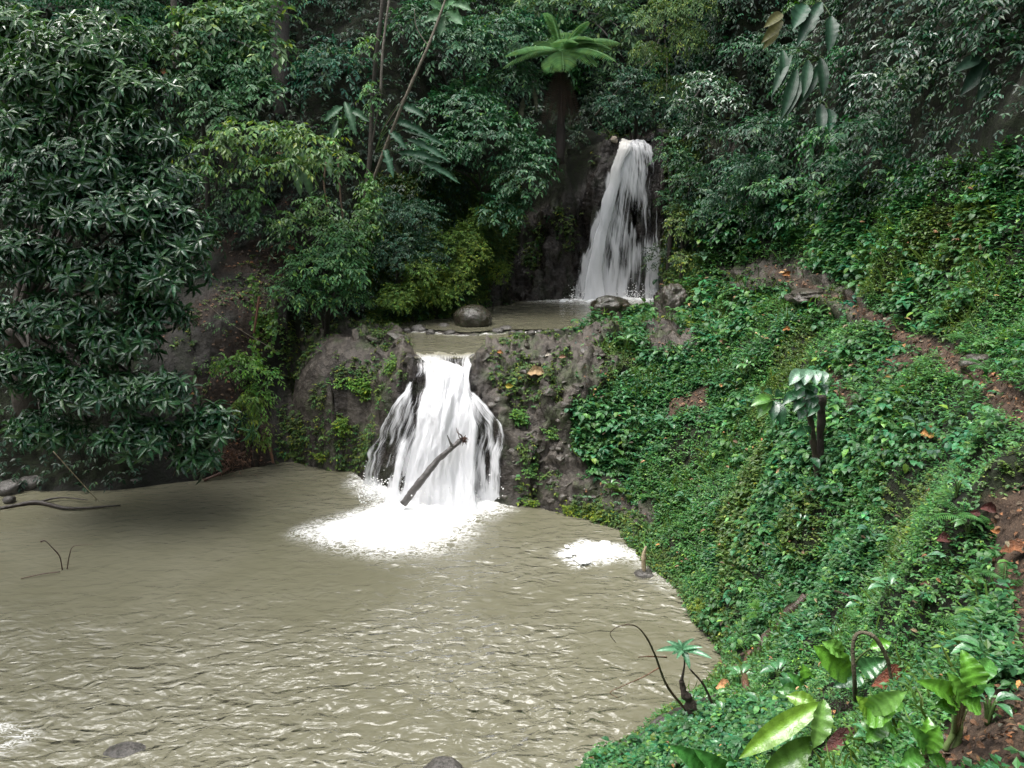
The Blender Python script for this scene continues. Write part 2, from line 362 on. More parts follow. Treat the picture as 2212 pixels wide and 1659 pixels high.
# upper fall cliff and the stream bed above
for t in (1225, 1285, 1345, 1400, 1440):
    for y, z in ((26.75, 3.0), (26.95, 4.4), (27.1, 5.8), (27.25, 7.1), (27.6, 7.9), (29, 8.0), (32, 8.5)):
        C.append(np.array([px2x(t, y, z), y, z]))
for p in [(1500,310,27.8),(1540,300,28),(1440,300,27.8)]: c(p[0], p[1], y=p[2])
for p in [(1130,620,27.2),(1150,500,27.9),(1180,400,28.6),(1230,330,29.3),(1080,600,26.2),(1060,500,26.6),(1250,260,31),(1330,200,33),(1450,150,33),(1250,0,35.5),(1400,-100,38)]: c(p[0], p[1], y=p[2])
# left vegetated cliff
for p in [(820,640,22.6),(820,520,23.2),(820,400,24),(820,200,25.5),(820,0,27),(950,640,23.2),(950,500,24.2),(950,300,25.8),(950,100,27.5),(1040,560,25.6),(1050,400,26.8),(1080,200,29),(1080,0,31.5),(760,660,21.8),(700,640,21.6),(700,500,22.4),(700,350,23.8),(650,100,27),(620,680,20.8),(560,620,21.2),(560,760,20.2),(540,850,19.7),(590,930,19.35),(560,970,19.1),(480,700,20),(450,800,19.3),(440,900,18.8),(450,980,18.3),(400,600,21.5),(450,450,23.4),(500,200,26.5),(300,980,17.9),(300,850,18.8),(300,700,20.5),(300,450,23),(300,200,25.5),(300,0,27.5),(100,1000,17.6),(100,850,18.3),(100,650,20),(100,300,23.3),(100,0,26),(-150,1000,17),(-150,700,19.5),(-150,300,22),(-150,0,25),(-450,1100,15.5),(-600,600,16),(500,0,29)]: c(p[0], p[1], y=p[2])
# far ground well out of frame
for p in [(-22,30,19),(-12,36,20),(0,40,21),(10,40,21),(18,34,20),(18,24,17),(17,14,14),(14,6,11),(10,1,8),(-24,18,14),(-20,8,6),(-15,3,4),(-8,2,3),(-3,.5,4.6),(0,0,5.35),(3,-1,5.4),(-10,44,24),(8,46,24),(24,44,24),(-26,44,24),(-14,12,-.5),(-10,8,-.6),(-5,6,-.6),(-8,5,0),(-14,7,.5),(-18,14,3),(6,0,6.5),(-4,4,.4),(0,3,3.2),(1.5,3.8,2.6),(0,-6,8),(10,-6,14),(-10,-6,8),(0,-15,19),(16,-15,22),(-16,-15,20),(-26,0,14),(26,0,21),(0,-30,27),(-30,-30,27),(30,-30,27),(-18,-4,10)]: C.append(np.array(p, float))
C = np.array(C)
keep = []                                             # drop near-duplicates so the surface stays sane
for i, p in enumerate(C):
    if all(math.hypot(p[0] - C[j][0], p[1] - C[j][1]) > .13 for j in keep): keep.append(i)
C = C[keep]
K = np.hypot(C[:, None, 0] - C[None, :, 0], C[:, None, 1] - C[None, :, 1]); n = len(C)
A = np.zeros((n + 3, n + 3)); A[:n, :n] = K + np.eye(n) * .004 * -1; A[:n, n] = 1; A[:n, n + 1:] = C[:, :2]; A[n, :n] = 1; A[n + 1:, :n] = C[:, :2].T
sol = np.linalg.solve(A, np.concatenate([C[:, 2], np.zeros(3)]))
def hbase(x, y):
    sh = x.shape; x = x.ravel(); y = y.ravel(); out = np.zeros_like(x)
    for s_ in range(0, len(x), 20000):
        e = slice(s_, s_ + 20000)
        out[e] = np.hypot(x[e, None] - C[None, :, 0], y[e, None] - C[None, :, 1]) @ sol[:n] + sol[n] + sol[n + 1] * x[e] + sol[n + 2] * y[e]
    return out.reshape(sh)

rr = [1.0]
while rr[-1] < 46:
    r_ = rr[-1]; st = .0062 * r_
    if 15.7 < r_ < 17.6: st = .05
    if 26 < r_ < 29: st = .06
    rr.append(r_ + st)
rr = np.array(rr); az = np.linspace(R(-47), R(47), 640)
RR, AZ = np.meshgrid(rr, az, indexing='ij')
X, Y = RR * np.sin(AZ), RR * np.cos(AZ) - .0
Z = hbase(X, Y); P0 = np.stack([X, Y, Z], -1)
PX, PY = proj(P0)
j1 = fbm(P0 * 1.3, 3, 3); j2 = fbm(P0 * 1.3, 3, 9); JX, JY = PX + j1 * 14, PY + j2 * 14
rockp = [[(600,1010),(596,900),(625,760),(690,700),(790,692),(880,712),(905,770),(930,1090),(760,1080)],
         [(880,700),(1110,690),(1110,1110),(780,1100),(840,850)],
         [(1015,765),(1180,722),(1330,690),(1300,800),(1235,890),(1235,1000),(1300,1040),(1430,1060),(1420,1120),(1340,1160),(1050,1110)],
         [(1000,700),(1050,600),(1150,470),(1250,420),(1310,300),(1450,290),(1460,660)],
         [(340,760),(380,650),(560,560),(625,620),(610,760),(540,800),(520,900),(440,930),(360,860)],
         [(1400,285),(1580,280),(1580,320),(1400,330)], [(1420,640),(1460,640),(1450,700),(1410,700)],
         [(1560,600),(1640,570),(1750,580),(1850,630),(1880,690),(1830,700),(1700,620),(1560,625)],
         [(1380,700),(1450,690),(1520,720),(1500,770),(1400,760)]]
rock = np.zeros_like(X)
JX2, JY2 = PX + 40 * fbm(P0 * 1.1, 4, 103), PY + 30 * fbm(P0 * 1.1, 4, 109)
for p in rockp: rock = np.maximum(rock, sstep(14, -10, sdist(JX2, JY2, p) if p[0] == (1015,765) else sdist(JX, JY, p)))
rock = rock * np.where(inpoly(PX, PY, [(300,1060),(300,500),(640,500),(612,1060)]), .45, 1); rock = np.where(Z < -.1, 1, rock)
pd = dpoly(JX, JY, [(a, b) for a, b, _ in PATH[1:]], False); pw = np.interp(PX, [1650, 1900, 2212], [7, 12, 34])
soil = sstep(pw * 1.3, pw * .6, pd)
for p in [[(2300,1460),(2150,1500),(2040,1580),(1970,1680),(2300,1700)], [(2130,1080),(2300,1020),(2300,1300),(2160,1270)], [(2150,1250),(2300,1250),(2300,1480),(2190,1420)], [(1440,860),(1540,830),(1530,900),(1440,900)], [(1900,770),(1990,760),(1990,800),(1910,800)],[(1780,810),(1850,830),(1830,870),(1780,850)]]:
    soil = np.maximum(soil, sstep(10, -12, sdist(JX, JY, p)) * .9)
lp = [(345,700),(430,430),(620,430),(640,560),(560,800),(600,1000),(430,1050),(345,900)]
soil = np.maximum(soil, sstep(10, -12, sdist(JX, JY, lp)) * sstep(-.1, .3, fbm(P0 * 1.1, 3, 21)) * .8)
rock = rock * (1 - soil * .5)
wet = np.maximum(sstep(20, -30, sdist(JX, JY, [(770,1100),(830,880),(890,780),(1030,780),(1100,920),(1110,1100)])), sstep(30, -20, sdist(JX, JY, [(1000,700),(1060,560),(1220,440),(1310,300),(1450,300),(1450,700)])))
wet = np.maximum(wet, sstep(.22, .03, Z) * .85)
wet = np.maximum(wet, .75 * sstep(10, -12, sdist(JX, JY, [(300,1060),(300,400),(650,400),(612,1060)])))  # raises the mask over the left bank and hollow to darken them
# relief
Nx = np.gradient(Z, axis=0); gx = np.stack(np.gradient(P0, axis=0), 0); gy = np.stack(np.gradient(P0, axis=1), 0)
NRM = nz(np.cross(gx, gy)); NRM = np.where(NRM[..., 2:3] < 0, -NRM, NRM)
far = sstep(1.5, 6, RR)
D = .16 * fbm(P0 * .9, 4, 31) * far * (1 - soil)
m = rock > .05
d1, d2, cid = worley(P0[m] * np.array([2.1, 2.1, 2.6]) + fbm(P0[m] * 2, 2, 8)[:, None] * .35, 50)
e1, e2, cid2 = worley(P0[m] * 5.5 + 3, 70)
rd = np.zeros_like(X); rd[m] = (cid - .4) * .26 + np.minimum(d2 - d1, .25) * .35 + (cid2 - .5) * .15 + np.minimum(e2 - e1, .3) * .2 + .05 * fbm(P0[m] * 7, 3, 80)
smooth_zone = sstep(10, -30, sdist(PX, PY, [(600,1010),(596,900),(625,760),(690,700),(770,700),(790,790),(850,850),(800,1000)]))
D = D + rd * rock * (1 - .85 * smooth_zone) + .08 * fbm(P0 * 3, 3, 90) * rock
wedge = sstep(.6, .05, dpoly(X, Y, [tuple(W(*q, z=0.)[:2]) for q in shore_low], False))
D *= (1 - .75 * wedge)
infall = sstep(30, -5, sdist(PX, PY, [(790,1100),(850,880),(895,775),(1025,775),(1050,880),(1100,930),(1100,1100)]))
D = np.where(infall > 0, np.minimum(D, .1) * (1 - infall * .35) - .03 * infall, D)
PT = P0 + NRM * D[..., None]
xs_, ys_ = PT[..., 0], PT[..., 1]; zz = PT[..., 2]
wp = lambda l, z: [tuple(W(*q, z=z)[:2]) for q in l]
dU = sdist(xs_, ys_, wp(shore_up, 2.93)); el_ = 1 - np.abs((xs_ + 4.15 + .25 * (ys_ - 19.9)) / 1.62) ** 2.3 - np.abs((ys_ - 19.9) / 1.45) ** 2.3; dome = np.where(el_ > 0, .1 + 3.0 * np.maximum(el_, 0) ** .42 + .1 * fbm(PT * 1.5, 3, 63) * np.minimum(el_ * 4, 1), -9)
zz = np.maximum(zz, np.where(dU > .25, dome, -9)); near_lip = (ys_ < 18.75) & (PX > 892) & (PX < 1030)
zz = np.where(dU < 0, np.minimum(zz, 2.93 + dU * 1.1), zz)
bank = (dU >= 0) & (dU < .45) & ~near_lip & (ys_ < 25.5)
dS = dpoly(xs_, ys_, wp([(860,712),(930,716),(1000,722),(1100,716),(1180,716),(1270,712)], 2.93), False); zz = np.where(dS < .16, np.maximum(zz, 2.965 - dS * .3), zz)
zz = np.where(bank, np.maximum(zz, 3.0 + dU * .35 - .25 * sstep(.3, .45, dU)), zz)
low_l = shore_low[:-1] + [(1150,2300),(-900,2300),(-900,1100)]
dL = sdist(xs_, ys_, wp(low_l, 0.))
zz = np.where((dL < -.05) & (dome < .1), np.minimum(zz, .0 + dL * .7), zz); zz = np.where((dL > .1) & (dL < 1) & (RR > 6), np.maximum(zz, .06 + .4 * dL), zz)
PT = np.stack([xs_, ys_, zz], -1)
nr, na = X.shape
idx = np.arange(nr * na).reshape(nr, na)
F = np.stack([idx[:-1, :-1], idx[:-1, 1:], idx[1:, 1:], idx[1:, :-1]], -1).reshape(-1, 4)
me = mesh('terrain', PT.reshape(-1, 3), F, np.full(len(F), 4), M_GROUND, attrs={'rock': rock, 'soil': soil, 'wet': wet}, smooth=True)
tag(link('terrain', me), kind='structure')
TV = PT.reshape(-1, 3)
# the rest of the gorge, round and behind the viewer
rr2 = np.concatenate([np.linspace(.2, 12, 30), np.linspace(13, 60, 26)]); a2 = np.linspace(R(46.9), R(313.1), 110); R2, A2 = np.meshgrid(rr2, a2, indexing='ij')
X2, Y2 = R2 * np.sin(A2), R2 * np.cos(A2); Z2 = hbase(X2, Y2); Z2 += .5 * vn(np.stack([X2, Y2, Z2], -1) * .4, 2) * sstep(2, 8, R2)
Z2 = np.maximum(Z2, -1); Q2 = np.stack([X2, Y2, Z2], -1).reshape(-1, 3); i2 = np.arange(X2.size).reshape(X2.shape)
F2 = np.stack([i2[:-1, :-1], i2[:-1, 1:], i2[1:, 1:], i2[1:, :-1]], -1).reshape(-1, 4); z_ = np.zeros(len(Q2))
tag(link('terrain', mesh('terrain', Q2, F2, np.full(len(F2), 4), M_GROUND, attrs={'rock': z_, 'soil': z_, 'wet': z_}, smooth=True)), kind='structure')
bvh = BVHTree.FromPolygons([tuple(v) for v in TV.tolist()], [tuple(f) for f in F.tolist()])
def hit(px, py):
    d = Vector(ray(px, py)).normalized(); o = Vector((0, 0, HC))
    p, nn, _, _ = bvh.ray_cast(o + d * .8, d)
    if p is None: return W(px, py, y=25), np.array([0, -1, 0.])
    nn = np.array(nn); return np.array(p), (nn if nn @ np.array(d) < 0 else -nn)
def down(x, y):
    p = bvh.ray_cast(Vector((x, y, 60)), Vector((0, 0, -1)))[0]
    return p[2] if p is not None else 0.
# the land beyond the modelled valley
V = [(-140,-90,4.0),(140,-90,4.0),(140,160,24),(-140,160,24)]
# sample table of faces for scattering
FC = TV[F].mean(1); fa = np.cross(TV[F[:, 2]] - TV[F[:, 0]], TV[F[:, 3]] - TV[F[:, 1]]); FA = np.linalg.norm(fa, axis=1) * .5; FN = nz(fa)
FN = np.where(FN[:, 2:3] < 0, -FN, FN); fpx, fpy = proj(FC); FR = np.hypot(FC[:, 0], FC[:, 1])
frock, fsoil = rock.ravel()[F].mean(1), soil.ravel()[F].mean(1)
up_poly = np.array([W(*q, z=2.93)[:2] for q in shore_up])
in_up = inpoly(FC[:, 0], FC[:, 1], [tuple(q) for q in up_poly])
infr = (fpx > -260) & (fpx < 2470) & (fpy > -420) & (fpy < 1900) & (FC[:, 1] > .5)
ffall = (inpoly(fpx, fpy, [(760,1110),(840,880),(890,760),(1030,760),(1120,920),(1115,1110)]) | inpoly(fpx, fpy, [(1200,670),(1310,300),(1440,290),(1440,670)]))
dry = infr & ~in_up & (FC[:, 2] > .04) & ~ffall
def pick(wt, n):
    cs = np.cumsum(wt); i = np.searchsorted(cs, rng.random(n) * cs[-1]); i = np.minimum(i, len(F) - 1)
    a, b = rng.random((2, n, 1)); q = TV[F[i]]
    return q[:, 0] * (1 - a) * (1 - b) + q[:, 1] * a * (1 - b) + q[:, 2] * a * b + q[:, 3] * (1 - a) * b, FN[i], i

# ------------------------------------------------------------------ leaves
T4 = (np.array([[0,0,0],[.42,.5,.06],[1,0,-.12],[.42,-.5,.06]]), np.array([[0,1,2],[0,2,3]]))
T8 = (np.array([[0,0,0],[.3,.42,.10],[.3,0,.05],[.3,-.42,.10],[.68,.40,.02],[.68,0,-.04],[.68,-.40,.02],[1,0,-.26]]),
      np.array([[0,2,1],[0,3,2],[1,2,5],[1,5,4],[2,3,6],[2,6,5],[4,5,7],[5,6,7]]))
def leaves(P, Dr, Nm, L, Wd, col, T=T4):
    Dr = nz(Dr); B = nz(np.cross(Nm, Dr)); Nn = np.cross(Dr, B); t, f = T; k = len(t)
    L = np.broadcast_to(L, len(P)); Wd = np.broadcast_to(Wd, len(P))
    V = P[:, None] + Dr[:, None] * (t[None, :, 0:1] * L[:, None, None]) + B[:, None] * (t[None, :, 1:2] * Wd[:, None, None]) + Nn[:, None] * (t[None, :, 2:3] * L[:, None, None])
    FF = (f[None] + (np.arange(len(P)) * k)[:, None, None]).reshape(-1, 3)
    return V.reshape(-1, 3), FF, np.repeat(col, k, 0)
def rv(n): return nz(rng.normal(size=(n, 3)))
UP = np.array([0, 0, 1.])
def tint(n, base, var=.25, hue=.12):
    base = np.asarray(base, float); base = np.broadcast_to(base, (n, 3))
    k = np.exp(rng.normal(0, var, (n, 1))); h = rng.normal(0, hue, (n, 1))
    return np.clip(base * k * np.concatenate([1 + h * 1.6, 1 + h * .2, 1 - h], 1), .004, .6)
def sprays(P, N, L, col, k=6, droop=.35, wr=.45, T=T4, spread=.5, young=.06):
    """a twig of k leaves growing out of every point"""
    n = len(P); a = nz(N * .7 + rv(n) * spread + UP * .15 + np.array([0, 0, -droop]) * rng.random((n, 1)))
    L = np.broadcast_to(L, n); side = nz(np.cross(a, UP) + rv(n) * .15); oP = []; oD = []; oN = []; oL = []; oC = []
    for j in range(k):
        t = (j + .5) / k; ln = L * k * .34
        p = P + a * (ln * t)[:, None] - UP * (ln * t * t * droop)[:, None]; s = 1 if j % 2 else -1
        d = nz(a * .55 + side * s * (.9 if j < k - 1 else .1) - UP * (droop + .35 * rng.random((n, 1))) + rv(n) * .18)
        nn = nz(UP * .75 + N * .5 + rv(n) * .28); oP.append(p); oD.append(d); oN.append(nn)
        oL.append(L * rng.uniform(.75, 1.2, n)); c_ = col * np.exp(rng.normal(0, .14, (n, 1)))
        y = (rng.random(n) < young)[:, None]; c_ = np.where(y, c_ * np.array([2.4, 1.7, 1.1]), c_); oC.append(c_)
    P, Dd, Nn, L, c_ = (np.concatenate(q) for q in (oP, oD, oN, oL, oC))
    return leaves(P, Dd, Nn, L, L * wr, c_, T)
def stuff(name, parts, m, smooth=False):
    V = []; Fs = []; Cs = []; o = 0
    for v, f, c_ in parts: V.append(v); Fs.append(f + o); Cs.append(c_); o += len(v)
    Fs = np.concatenate(Fs); me = mesh(name, np.concatenate(V), Fs, np.full(len(Fs), 3), m, col=np.concatenate(Cs), smooth=smooth)
    return tag(link(name, me), kind='stuff')

# ---- ground cover on the right-hand slope
GREEN = np.array([.050, .145, .034]); DKG = np.array([.032, .10, .032]); YG = np.array([.085, .16, .035]); LG = np.array([.065, .18, .05])
rightline = np.interp(fpx, [1200, 1450, 1600, 1800, 2000, 2212], [520, 560, 500, 470, 420, 380])
right = (fpx > 1240) & ~((fpx < 1440) & (fpy < 660))
spotted = np.clip(1 - frock * 1.0 - fsoil * 1.05, 0, 1)
thin = sstep(-.55, .1, fbm(FC * .8, 3, 41))
sz = .017 + .0028 * FR
keepoff = np.minimum.reduce([dpoly(fpx, fpy, q, False) for q in ([(1740,1290),(1700,1330),(1655,1380),(1640,1410),(1612,1415),(1612,1480)], [(1290,1630),(1400,1588),(1545,1515)], [(1770,1035),(1770,1000)])])
wt = FA * dry * right * (.08 + .92 * sstep(8, 20, keepoff)) * (fpy > rightline - 60) * (.012 + spotted ** 2 * (.3 + .7 * thin)) / sz ** 2
P, N, i = pick(wt, 100000)
s = sz[i]; big = vn(P * .75, 61) + .3 * vn(P * 3, 62)
hgt = np.clip(.04 + .09 * fbm(P * 1.6, 3, 44), 0, .22) * np.clip(FR[i] / 8, .4, 1) * rng.random(len(P)) * (1 - .8 * frock[i])
base = np.where((big > .15)[:, None], DKG * 1.25, GREEN); base = np.where((big < -.35)[:, None], LG * .9, base)
base = np.where((vn(P * .8, 66) > .55)[:, None], YG * .8, base)
L = s * np.where(big > .15, 1.5, np.where(big < -.35, .8, 1.0)) * rng.uniform(.7, 1.2, len(P))
cov = [sprays(P + (N * .5 + UP * .6) * hgt[:, None], nz(N + UP * 1.8), L, tint(len(P), base, .24, .12), 5, .12, .62, T4, .8, .05)]
wt2 = wt * (FR > 3.6) * sstep(.0, .35, fbm(FC * .55, 3, 91)); P, N, i = pick(wt2, 5200); s = (.012 + .0066 * FR[i]) * rng.uniform(.6, 1.5, len(P))
cov.append(sprays(P + UP * (.03 + .12 * rng.random((len(P), 1))), nz(N + UP * 2), s, tint(len(P), DKG * 1.3, .25, .15), 5, .25, .72, T8, .7, .08))
wt3 = wt * sstep(.1, .5, fbm(FC * .9, 3, 93)); P, N, i = pick(wt3, 5000); s = (.05 + .008 * FR[i]) * rng.uniform(.7, 1.4, len(P))
cov.append(leaves(P, nz(rv(len(P)) * .8 + UP), rv(len(P)), s * 1.6, s * .13, tint(len(P), YG, .2, .1), T8))
stuff('ground_cover', cov, M_LEAF)
# ---- moss and small creepers on rock, cliff foot, water edge
mossy = np.clip(frock * sstep(.05, .5, fbm(FC * 1.2, 3, 55)) , 0, 1)
cl = ((fpx > 790) & (fpx < 1120) & (fpy > 380) & (fpy < 700)) * (1 - frock) * 3.2
edge = right * sstep(.5, .1, FC[:, 2]) * 2.5
rcliff = ((fpx > 1425) & (fpx < 1520) & (fpy > 300) & (fpy < 640)) * 2.
lside = ((fpx > 600) & (fpx < 1240) & (fpy > 690)) * sstep(.2, .5, fbm(FC * 1.5, 3, 58)) * .5
P, N, i = pick(FA * dry * (mossy * .55 + cl + edge + rcliff + lside), 62000)
s = .03 + .0018 * FR[i]
stuff('moss', [sprays(P, nz(N + UP * .3), s * rng.uniform(.7, 1.4, len(P)), tint(len(P), [.065, .12, .028], .3, .15), 4, .3, .6, T4, .9, .08)], M_SOFT)

# ---- the jungle mass behind everything named
def undergrowth(name, cond, ncl, rad, nsp, Lf, base, k=6, seed=0, droop=.5, m=M_LEAF):
    """bushes of foliage on the slope, each with its own leaf size and green, and gaps between them"""
    P, N, i = pick(FA * dry * cond, ncl); out = []
    for q in range(ncl):
        r = rng.uniform(*rad); c0 = P[q] + N[q] * r * .25
        n_ = int(nsp * r * r); d = rv(n_); d = nz(d + nz(N[q] * .6 + UP) * .95); e = np.array([1, 1, rng.uniform(.6, .95)])
        rad_ = r * rng.uniform(.62, 1.08, (n_, 1)) * (1 + .3 * vn(d * 2.2 + q * 7, 3)[:, None])
        b = np.asarray(base) * np.exp(rng.normal(0, .3)) * np.array([1 + rng.normal(0, .3), 1, 1 + rng.normal(0, .25)])
        sz_ = Lf * rng.choice([.6, .8, 1, 1.4], p=[.3, .3, .3, .1]); kk = 1
        out.append(sprays(c0 + d * rad_ * e, d, sz_ * rng.uniform(.75, 1.15, n_), tint(n_, b, .16, .08), k, droop, rng.uniform(.36, .6)))
    stuff(name, out, m)
leftc = ((fpx < 1250) | (fpy < 300)) & ((fpy < 690) | (fpx < 420)) & (frock < .5) & ~((fpx > 1000) & (fpx < 1300) & (fpy > 230))
leftc = leftc & ~((fpx > 330) & (fpx < 640) & (fpy > 540)) & (fpx < 1480)
undergrowth('undergrowth', leftc * np.where(fpy > 480, .25, 1.), 210, (.5, 1.5), 95, .18, [.04, .125, .045])
undergrowth('undergrowth', ((fpx > 1440) & (fpy < rightline + 20)) * 1., 130, (.35, .95), 150, .13, [.026, .085, .036], droop=.6)
P, N, i = pick(FA * dry * (leftc * 1. + (fpx > 1440) * (fpy < rightline) * 2) * (1 - frock) , 42000)
stuff('undergrowth', [sprays(P + N * .12, N, .012 + .0052 * FR[i], tint(len(P), [.012, .042, .018], .35, .12), 5, .5, .5)], M_LEAF)  # fill leaves coloured near black so gaps between bushes read as shade

# ------------------------------------------------------------------ water
def water(name, poly, z, res, foamf, chopf, amp, marg=.3):
    poly = np.array(poly); lo, hi = poly.min(0) - .8, poly.max(0) + .8
    r0 = max(np.hypot(*np.maximum(lo, 0)) - 1, 2.5)
    xs = np.arange(lo[0], hi[0], res); ys = np.arange(lo[1], hi[1], res * 1.2)
    XX, YY = np.meshgrid(xs, ys, indexing='ij'); ins = sdist(XX, YY, [tuple(q) for q in poly]) < marg
    Q = np.stack([XX, YY, np.full_like(XX, z)], -1); fo, ch = foamf(Q), chopf(Q)
    q2 = Q * np.array([1, 1.7, 1]); A_ = amp * (.25 + ch + 1.2 * np.clip(fo, 0, 1))
    rid = 1 - np.abs(vn(q2 * 2.3 + fbm(q2 * .8, 2, 5)[..., None] * .6, 12)) * 1.6
    Q[..., 2] += A_ * (.5 * rid + .45 * fbm(q2 * 4.5, 2, 14) + .5 * fbm(q2 * .9, 2, 15))
    Q[..., 2] += np.clip(fo, 0, 1) * .06 * (1 + fbm(Q * 3, 3, 19))
    id_ = np.arange(XX.size).reshape(XX.shape); FF = np.stack([id_[:-1, :-1], id_[1:, :-1], id_[1:, 1:], id_[:-1, 1:]], -1)
    kf = ins[:-1, :-1] & ins[1:, 1:]; FF = FF[kf].reshape(-1, 4); u_, inv = np.unique(FF, return_inverse=True)
    me = mesh(name, Q.reshape(-1, 3)[u_], inv.reshape(-1, 4), np.full(len(FF), 4), M_WATER, attrs={'foam': fo.ravel()[u_], 'chop': ch.ravel()[u_]}, smooth=True)
    return tag(link(name, me), kind='structure')
lowpoly = [W(*q, z=0.)[:2] for q in shore_low] + [np.array(q) for q in ((2, 4.5), (-2, 3.2), (-8, 4), (-14, 6), (-18, 12))]
w0 = lambda pts: [tuple(W(*q, z=0.)[:2]) for q in pts]
FOAM1 = w0([(775,1030),(835,1052),(880,1070),(1070,1085),(1085,1096),(1010,1120),(985,1150),(930,1178),(830,1190),(730,1178),(655,1152),(700,1132),(790,1105),(830,1085),(770,1050)])
def foam_low(Q):
    x, y = Q[..., 0], Q[..., 1]; d = sdist(x, y, FOAM1); f = np.where(d < 0, np.clip(.40 - d * 1.3, 0, 1.3), .38 * np.exp(-np.maximum(d, 0) / .36))
    a, b = W(1000, 1180, z=0.)[:2], W(900, 1659, z=0.)[:2]
    plume = .13 * np.exp(-dpoly(x, y, [tuple(a), tuple(b)], False) / 2.2) * sstep(-9, 2, -d)
    brk = .42 * np.exp(-np.maximum(sdist(x, y, w0([(1208,1196),(1262,1172),(1330,1182),(1354,1200),(1300,1216),(1240,1224)])), 0) / .13) + .2 * sstep(.9, .0, dpoly(x, y, w0([(1380,1200),(1440,1260)]), False)) + .32 * np.exp(-dpoly(x, y, w0([(-40,1560),(60,1590),(-40,1640)]), False) / .25)
    return f + plume + brk
def chop_low(Q):
    px, py = proj(Q); return np.clip(.15 + sstep(1150, 1600, py) * .75 + sstep(500, 1000, px) * .3 - sstep(600, 200, px) * sstep(1500, 1200, py) * .2, .05, 1.2)
water('water', lowpoly, 0., .045, foam_low, chop_low, .03, .5)
# the step between the two pools above
step = [tuple(W(*q, z=2.93)[:2]) for q in [(860,712),(930,716),(1000,722),(1100,716),(1180,716),(1270,712)]]
lipx = W(960, 800, z=2.8)[:2]
def foam_up(Q):
    x, y = Q[..., 0], Q[..., 1]
    b = tuple(W(1290, 650, z=2.97)[:2]); f = .62 * np.exp(-np.hypot(x - b[0], (y - b[1]) * 1.2) / 1.3) + .35 * np.exp(-dpoly(x, y, [tuple(W(q, 652, z=2.97)[:2]) for q in (1150, 1430)], False) / .3)
    return f
up1 = [W(*q, z=2.98)[:2] for q in [(1445,646),(1340,646),(1230,648),(1130,654),(1050,664),(975,684),(900,693),(850,700)]] + [np.array(q) for q in step] + [W(*q, z=2.98)[:2] for q in [(1320,692),(1380,684),(1430,664)]]
water('water', up1, 2.99, .06, foam_up, lambda Q: np.full(Q.shape[:-1], .16), .02, .07)
up2 = [np.array(q) for q in step[::-1]] + [W(*q, z=2.9)[:2] for q in [(860,720),(880,748),(893,766)]] + [W(*q, z=2.86)[:2] for q in [(901,776),(1021,776),(1040,752),(1110,742),(1200,728)]]
def foam_mid(Q):
    x, y = Q[..., 0], Q[..., 1]; d = dpoly(x, y, step, False)
    return .55 * np.exp(-d / .16) + .1 * vn(Q * 3, 4)
water('water', up2, 2.895, .05, foam_mid, lambda Q: np.full(Q.shape[:-1], .12), .02, .1)
water('water', [(px2x(1335, 27.4, 8), 27.4), (px2x(1402, 27.4, 8), 27.4), (px2x(1420, 32, 8), 32), (px2x(1350, 32, 8), 32)], 8.1, .1, lambda Q: np.zeros(Q.shape[:-1]), lambda Q: np.full(Q.shape[:-1], .3), .03, .02)

def fall(name, rows, nu, nv, densf, m, amp, seed, skew=0):
    rows = np.array(rows, float); t = np.linspace(0, 1, len(rows)); v = np.linspace(0, 1, nv); u = np.linspace(0, 1, nu)
    y, z, l, r = spline(rows, nv).T
    U, Vv = np.meshgrid(u, v, indexing='ij'); w_ = l + (r - l) * U; w_ = w_ + (5 * fbm(np.stack([U * 4, Vv * 14, U * 0 + seed], -1), 3, seed + 4)) * np.abs(U * 2 - 1)
    yy = y[None] + (1 - U) * skew * np.clip((2.9 - z[None]) / 2.9, 0, 1); Xx = px2x(w_, yy, z[None]); Pt = np.stack([Xx, yy, np.broadcast_to(z, U.shape)], -1)
    mid = (l + r) * .5
    st = fbm(np.stack([w_ * .06 + .8 * np.sin(Vv * 5 + w_ * .01), Vv * 5, U * 0 + seed], -1), 4, seed)
    st2 = fbm(np.stack([w_ * .02, Vv * 3, U * 0 + seed + 3], -1), 3, seed + 9)
    env = np.sin(np.pi * np.clip(U, 0, 1)) ** .5
    dens, mud, off = densf(U, Vv, w_, st)
    Pt[..., 1] -= off * env + amp * (st * .6 + st2) * env; Pt[..., 2] += amp * .7 * st * env
    id_ = np.arange(U.size).reshape(U.shape); FF = np.stack([id_[:-1, :-1], id_[1:, :-1], id_[1:, 1:], id_[:-1, 1:]], -1).reshape(-1, 4)
    uv = np.stack([U * (r - l).mean() / 300 + .3 * seed, Vv], -1).reshape(-1, 2)
    return Pt, FF, dens, mud, uv
def fall_obj(name, label, parts, m):
    root = thing(name, label, 'waterfall', (parts[0][1][0][-1] if False else (0, 0, 0)))
    return root
# upper fall: veil on the rock plus the solid stream in front
UFR = [(27.45,8.12,1336,1401),(27.05,7.9,1330,1408),(26.9,7.3,1312,1420),(26.8,6.3,1290,1424),(26.72,5.2,1264,1428),(26.65,4.1,1244,1434),(26.6,2.98,1232,1438)]
FOAMX = 0
def d_veil(U, V, w_, st):
    edge = sstep(0, .12, U) * sstep(1, .93, U)
    d = .52 + .22 * st + .08 * sstep(.6, .2, U) + .12 * sstep(.8, 1, V) + .22 * sstep(.14, .0, V) - .05 * sstep(.55, .75, U) * sstep(.5, .8, V)
    return d - .5 * (1 - edge), np.full_like(U, .0) + .12 * sstep(.3, 0, U), .08 + 0 * U
def d_stream(U, V, w_, st):
    e = sstep(0, .4, U) * sstep(1, .6, U)
    return (.0 + 1.25 * e) + .2 * st, np.clip(.6 - V * 1.1, 0.0, 1) * sstep(1, .5, U), .16 + .12 * V
base_ = W(1330, 650, z=2.98)
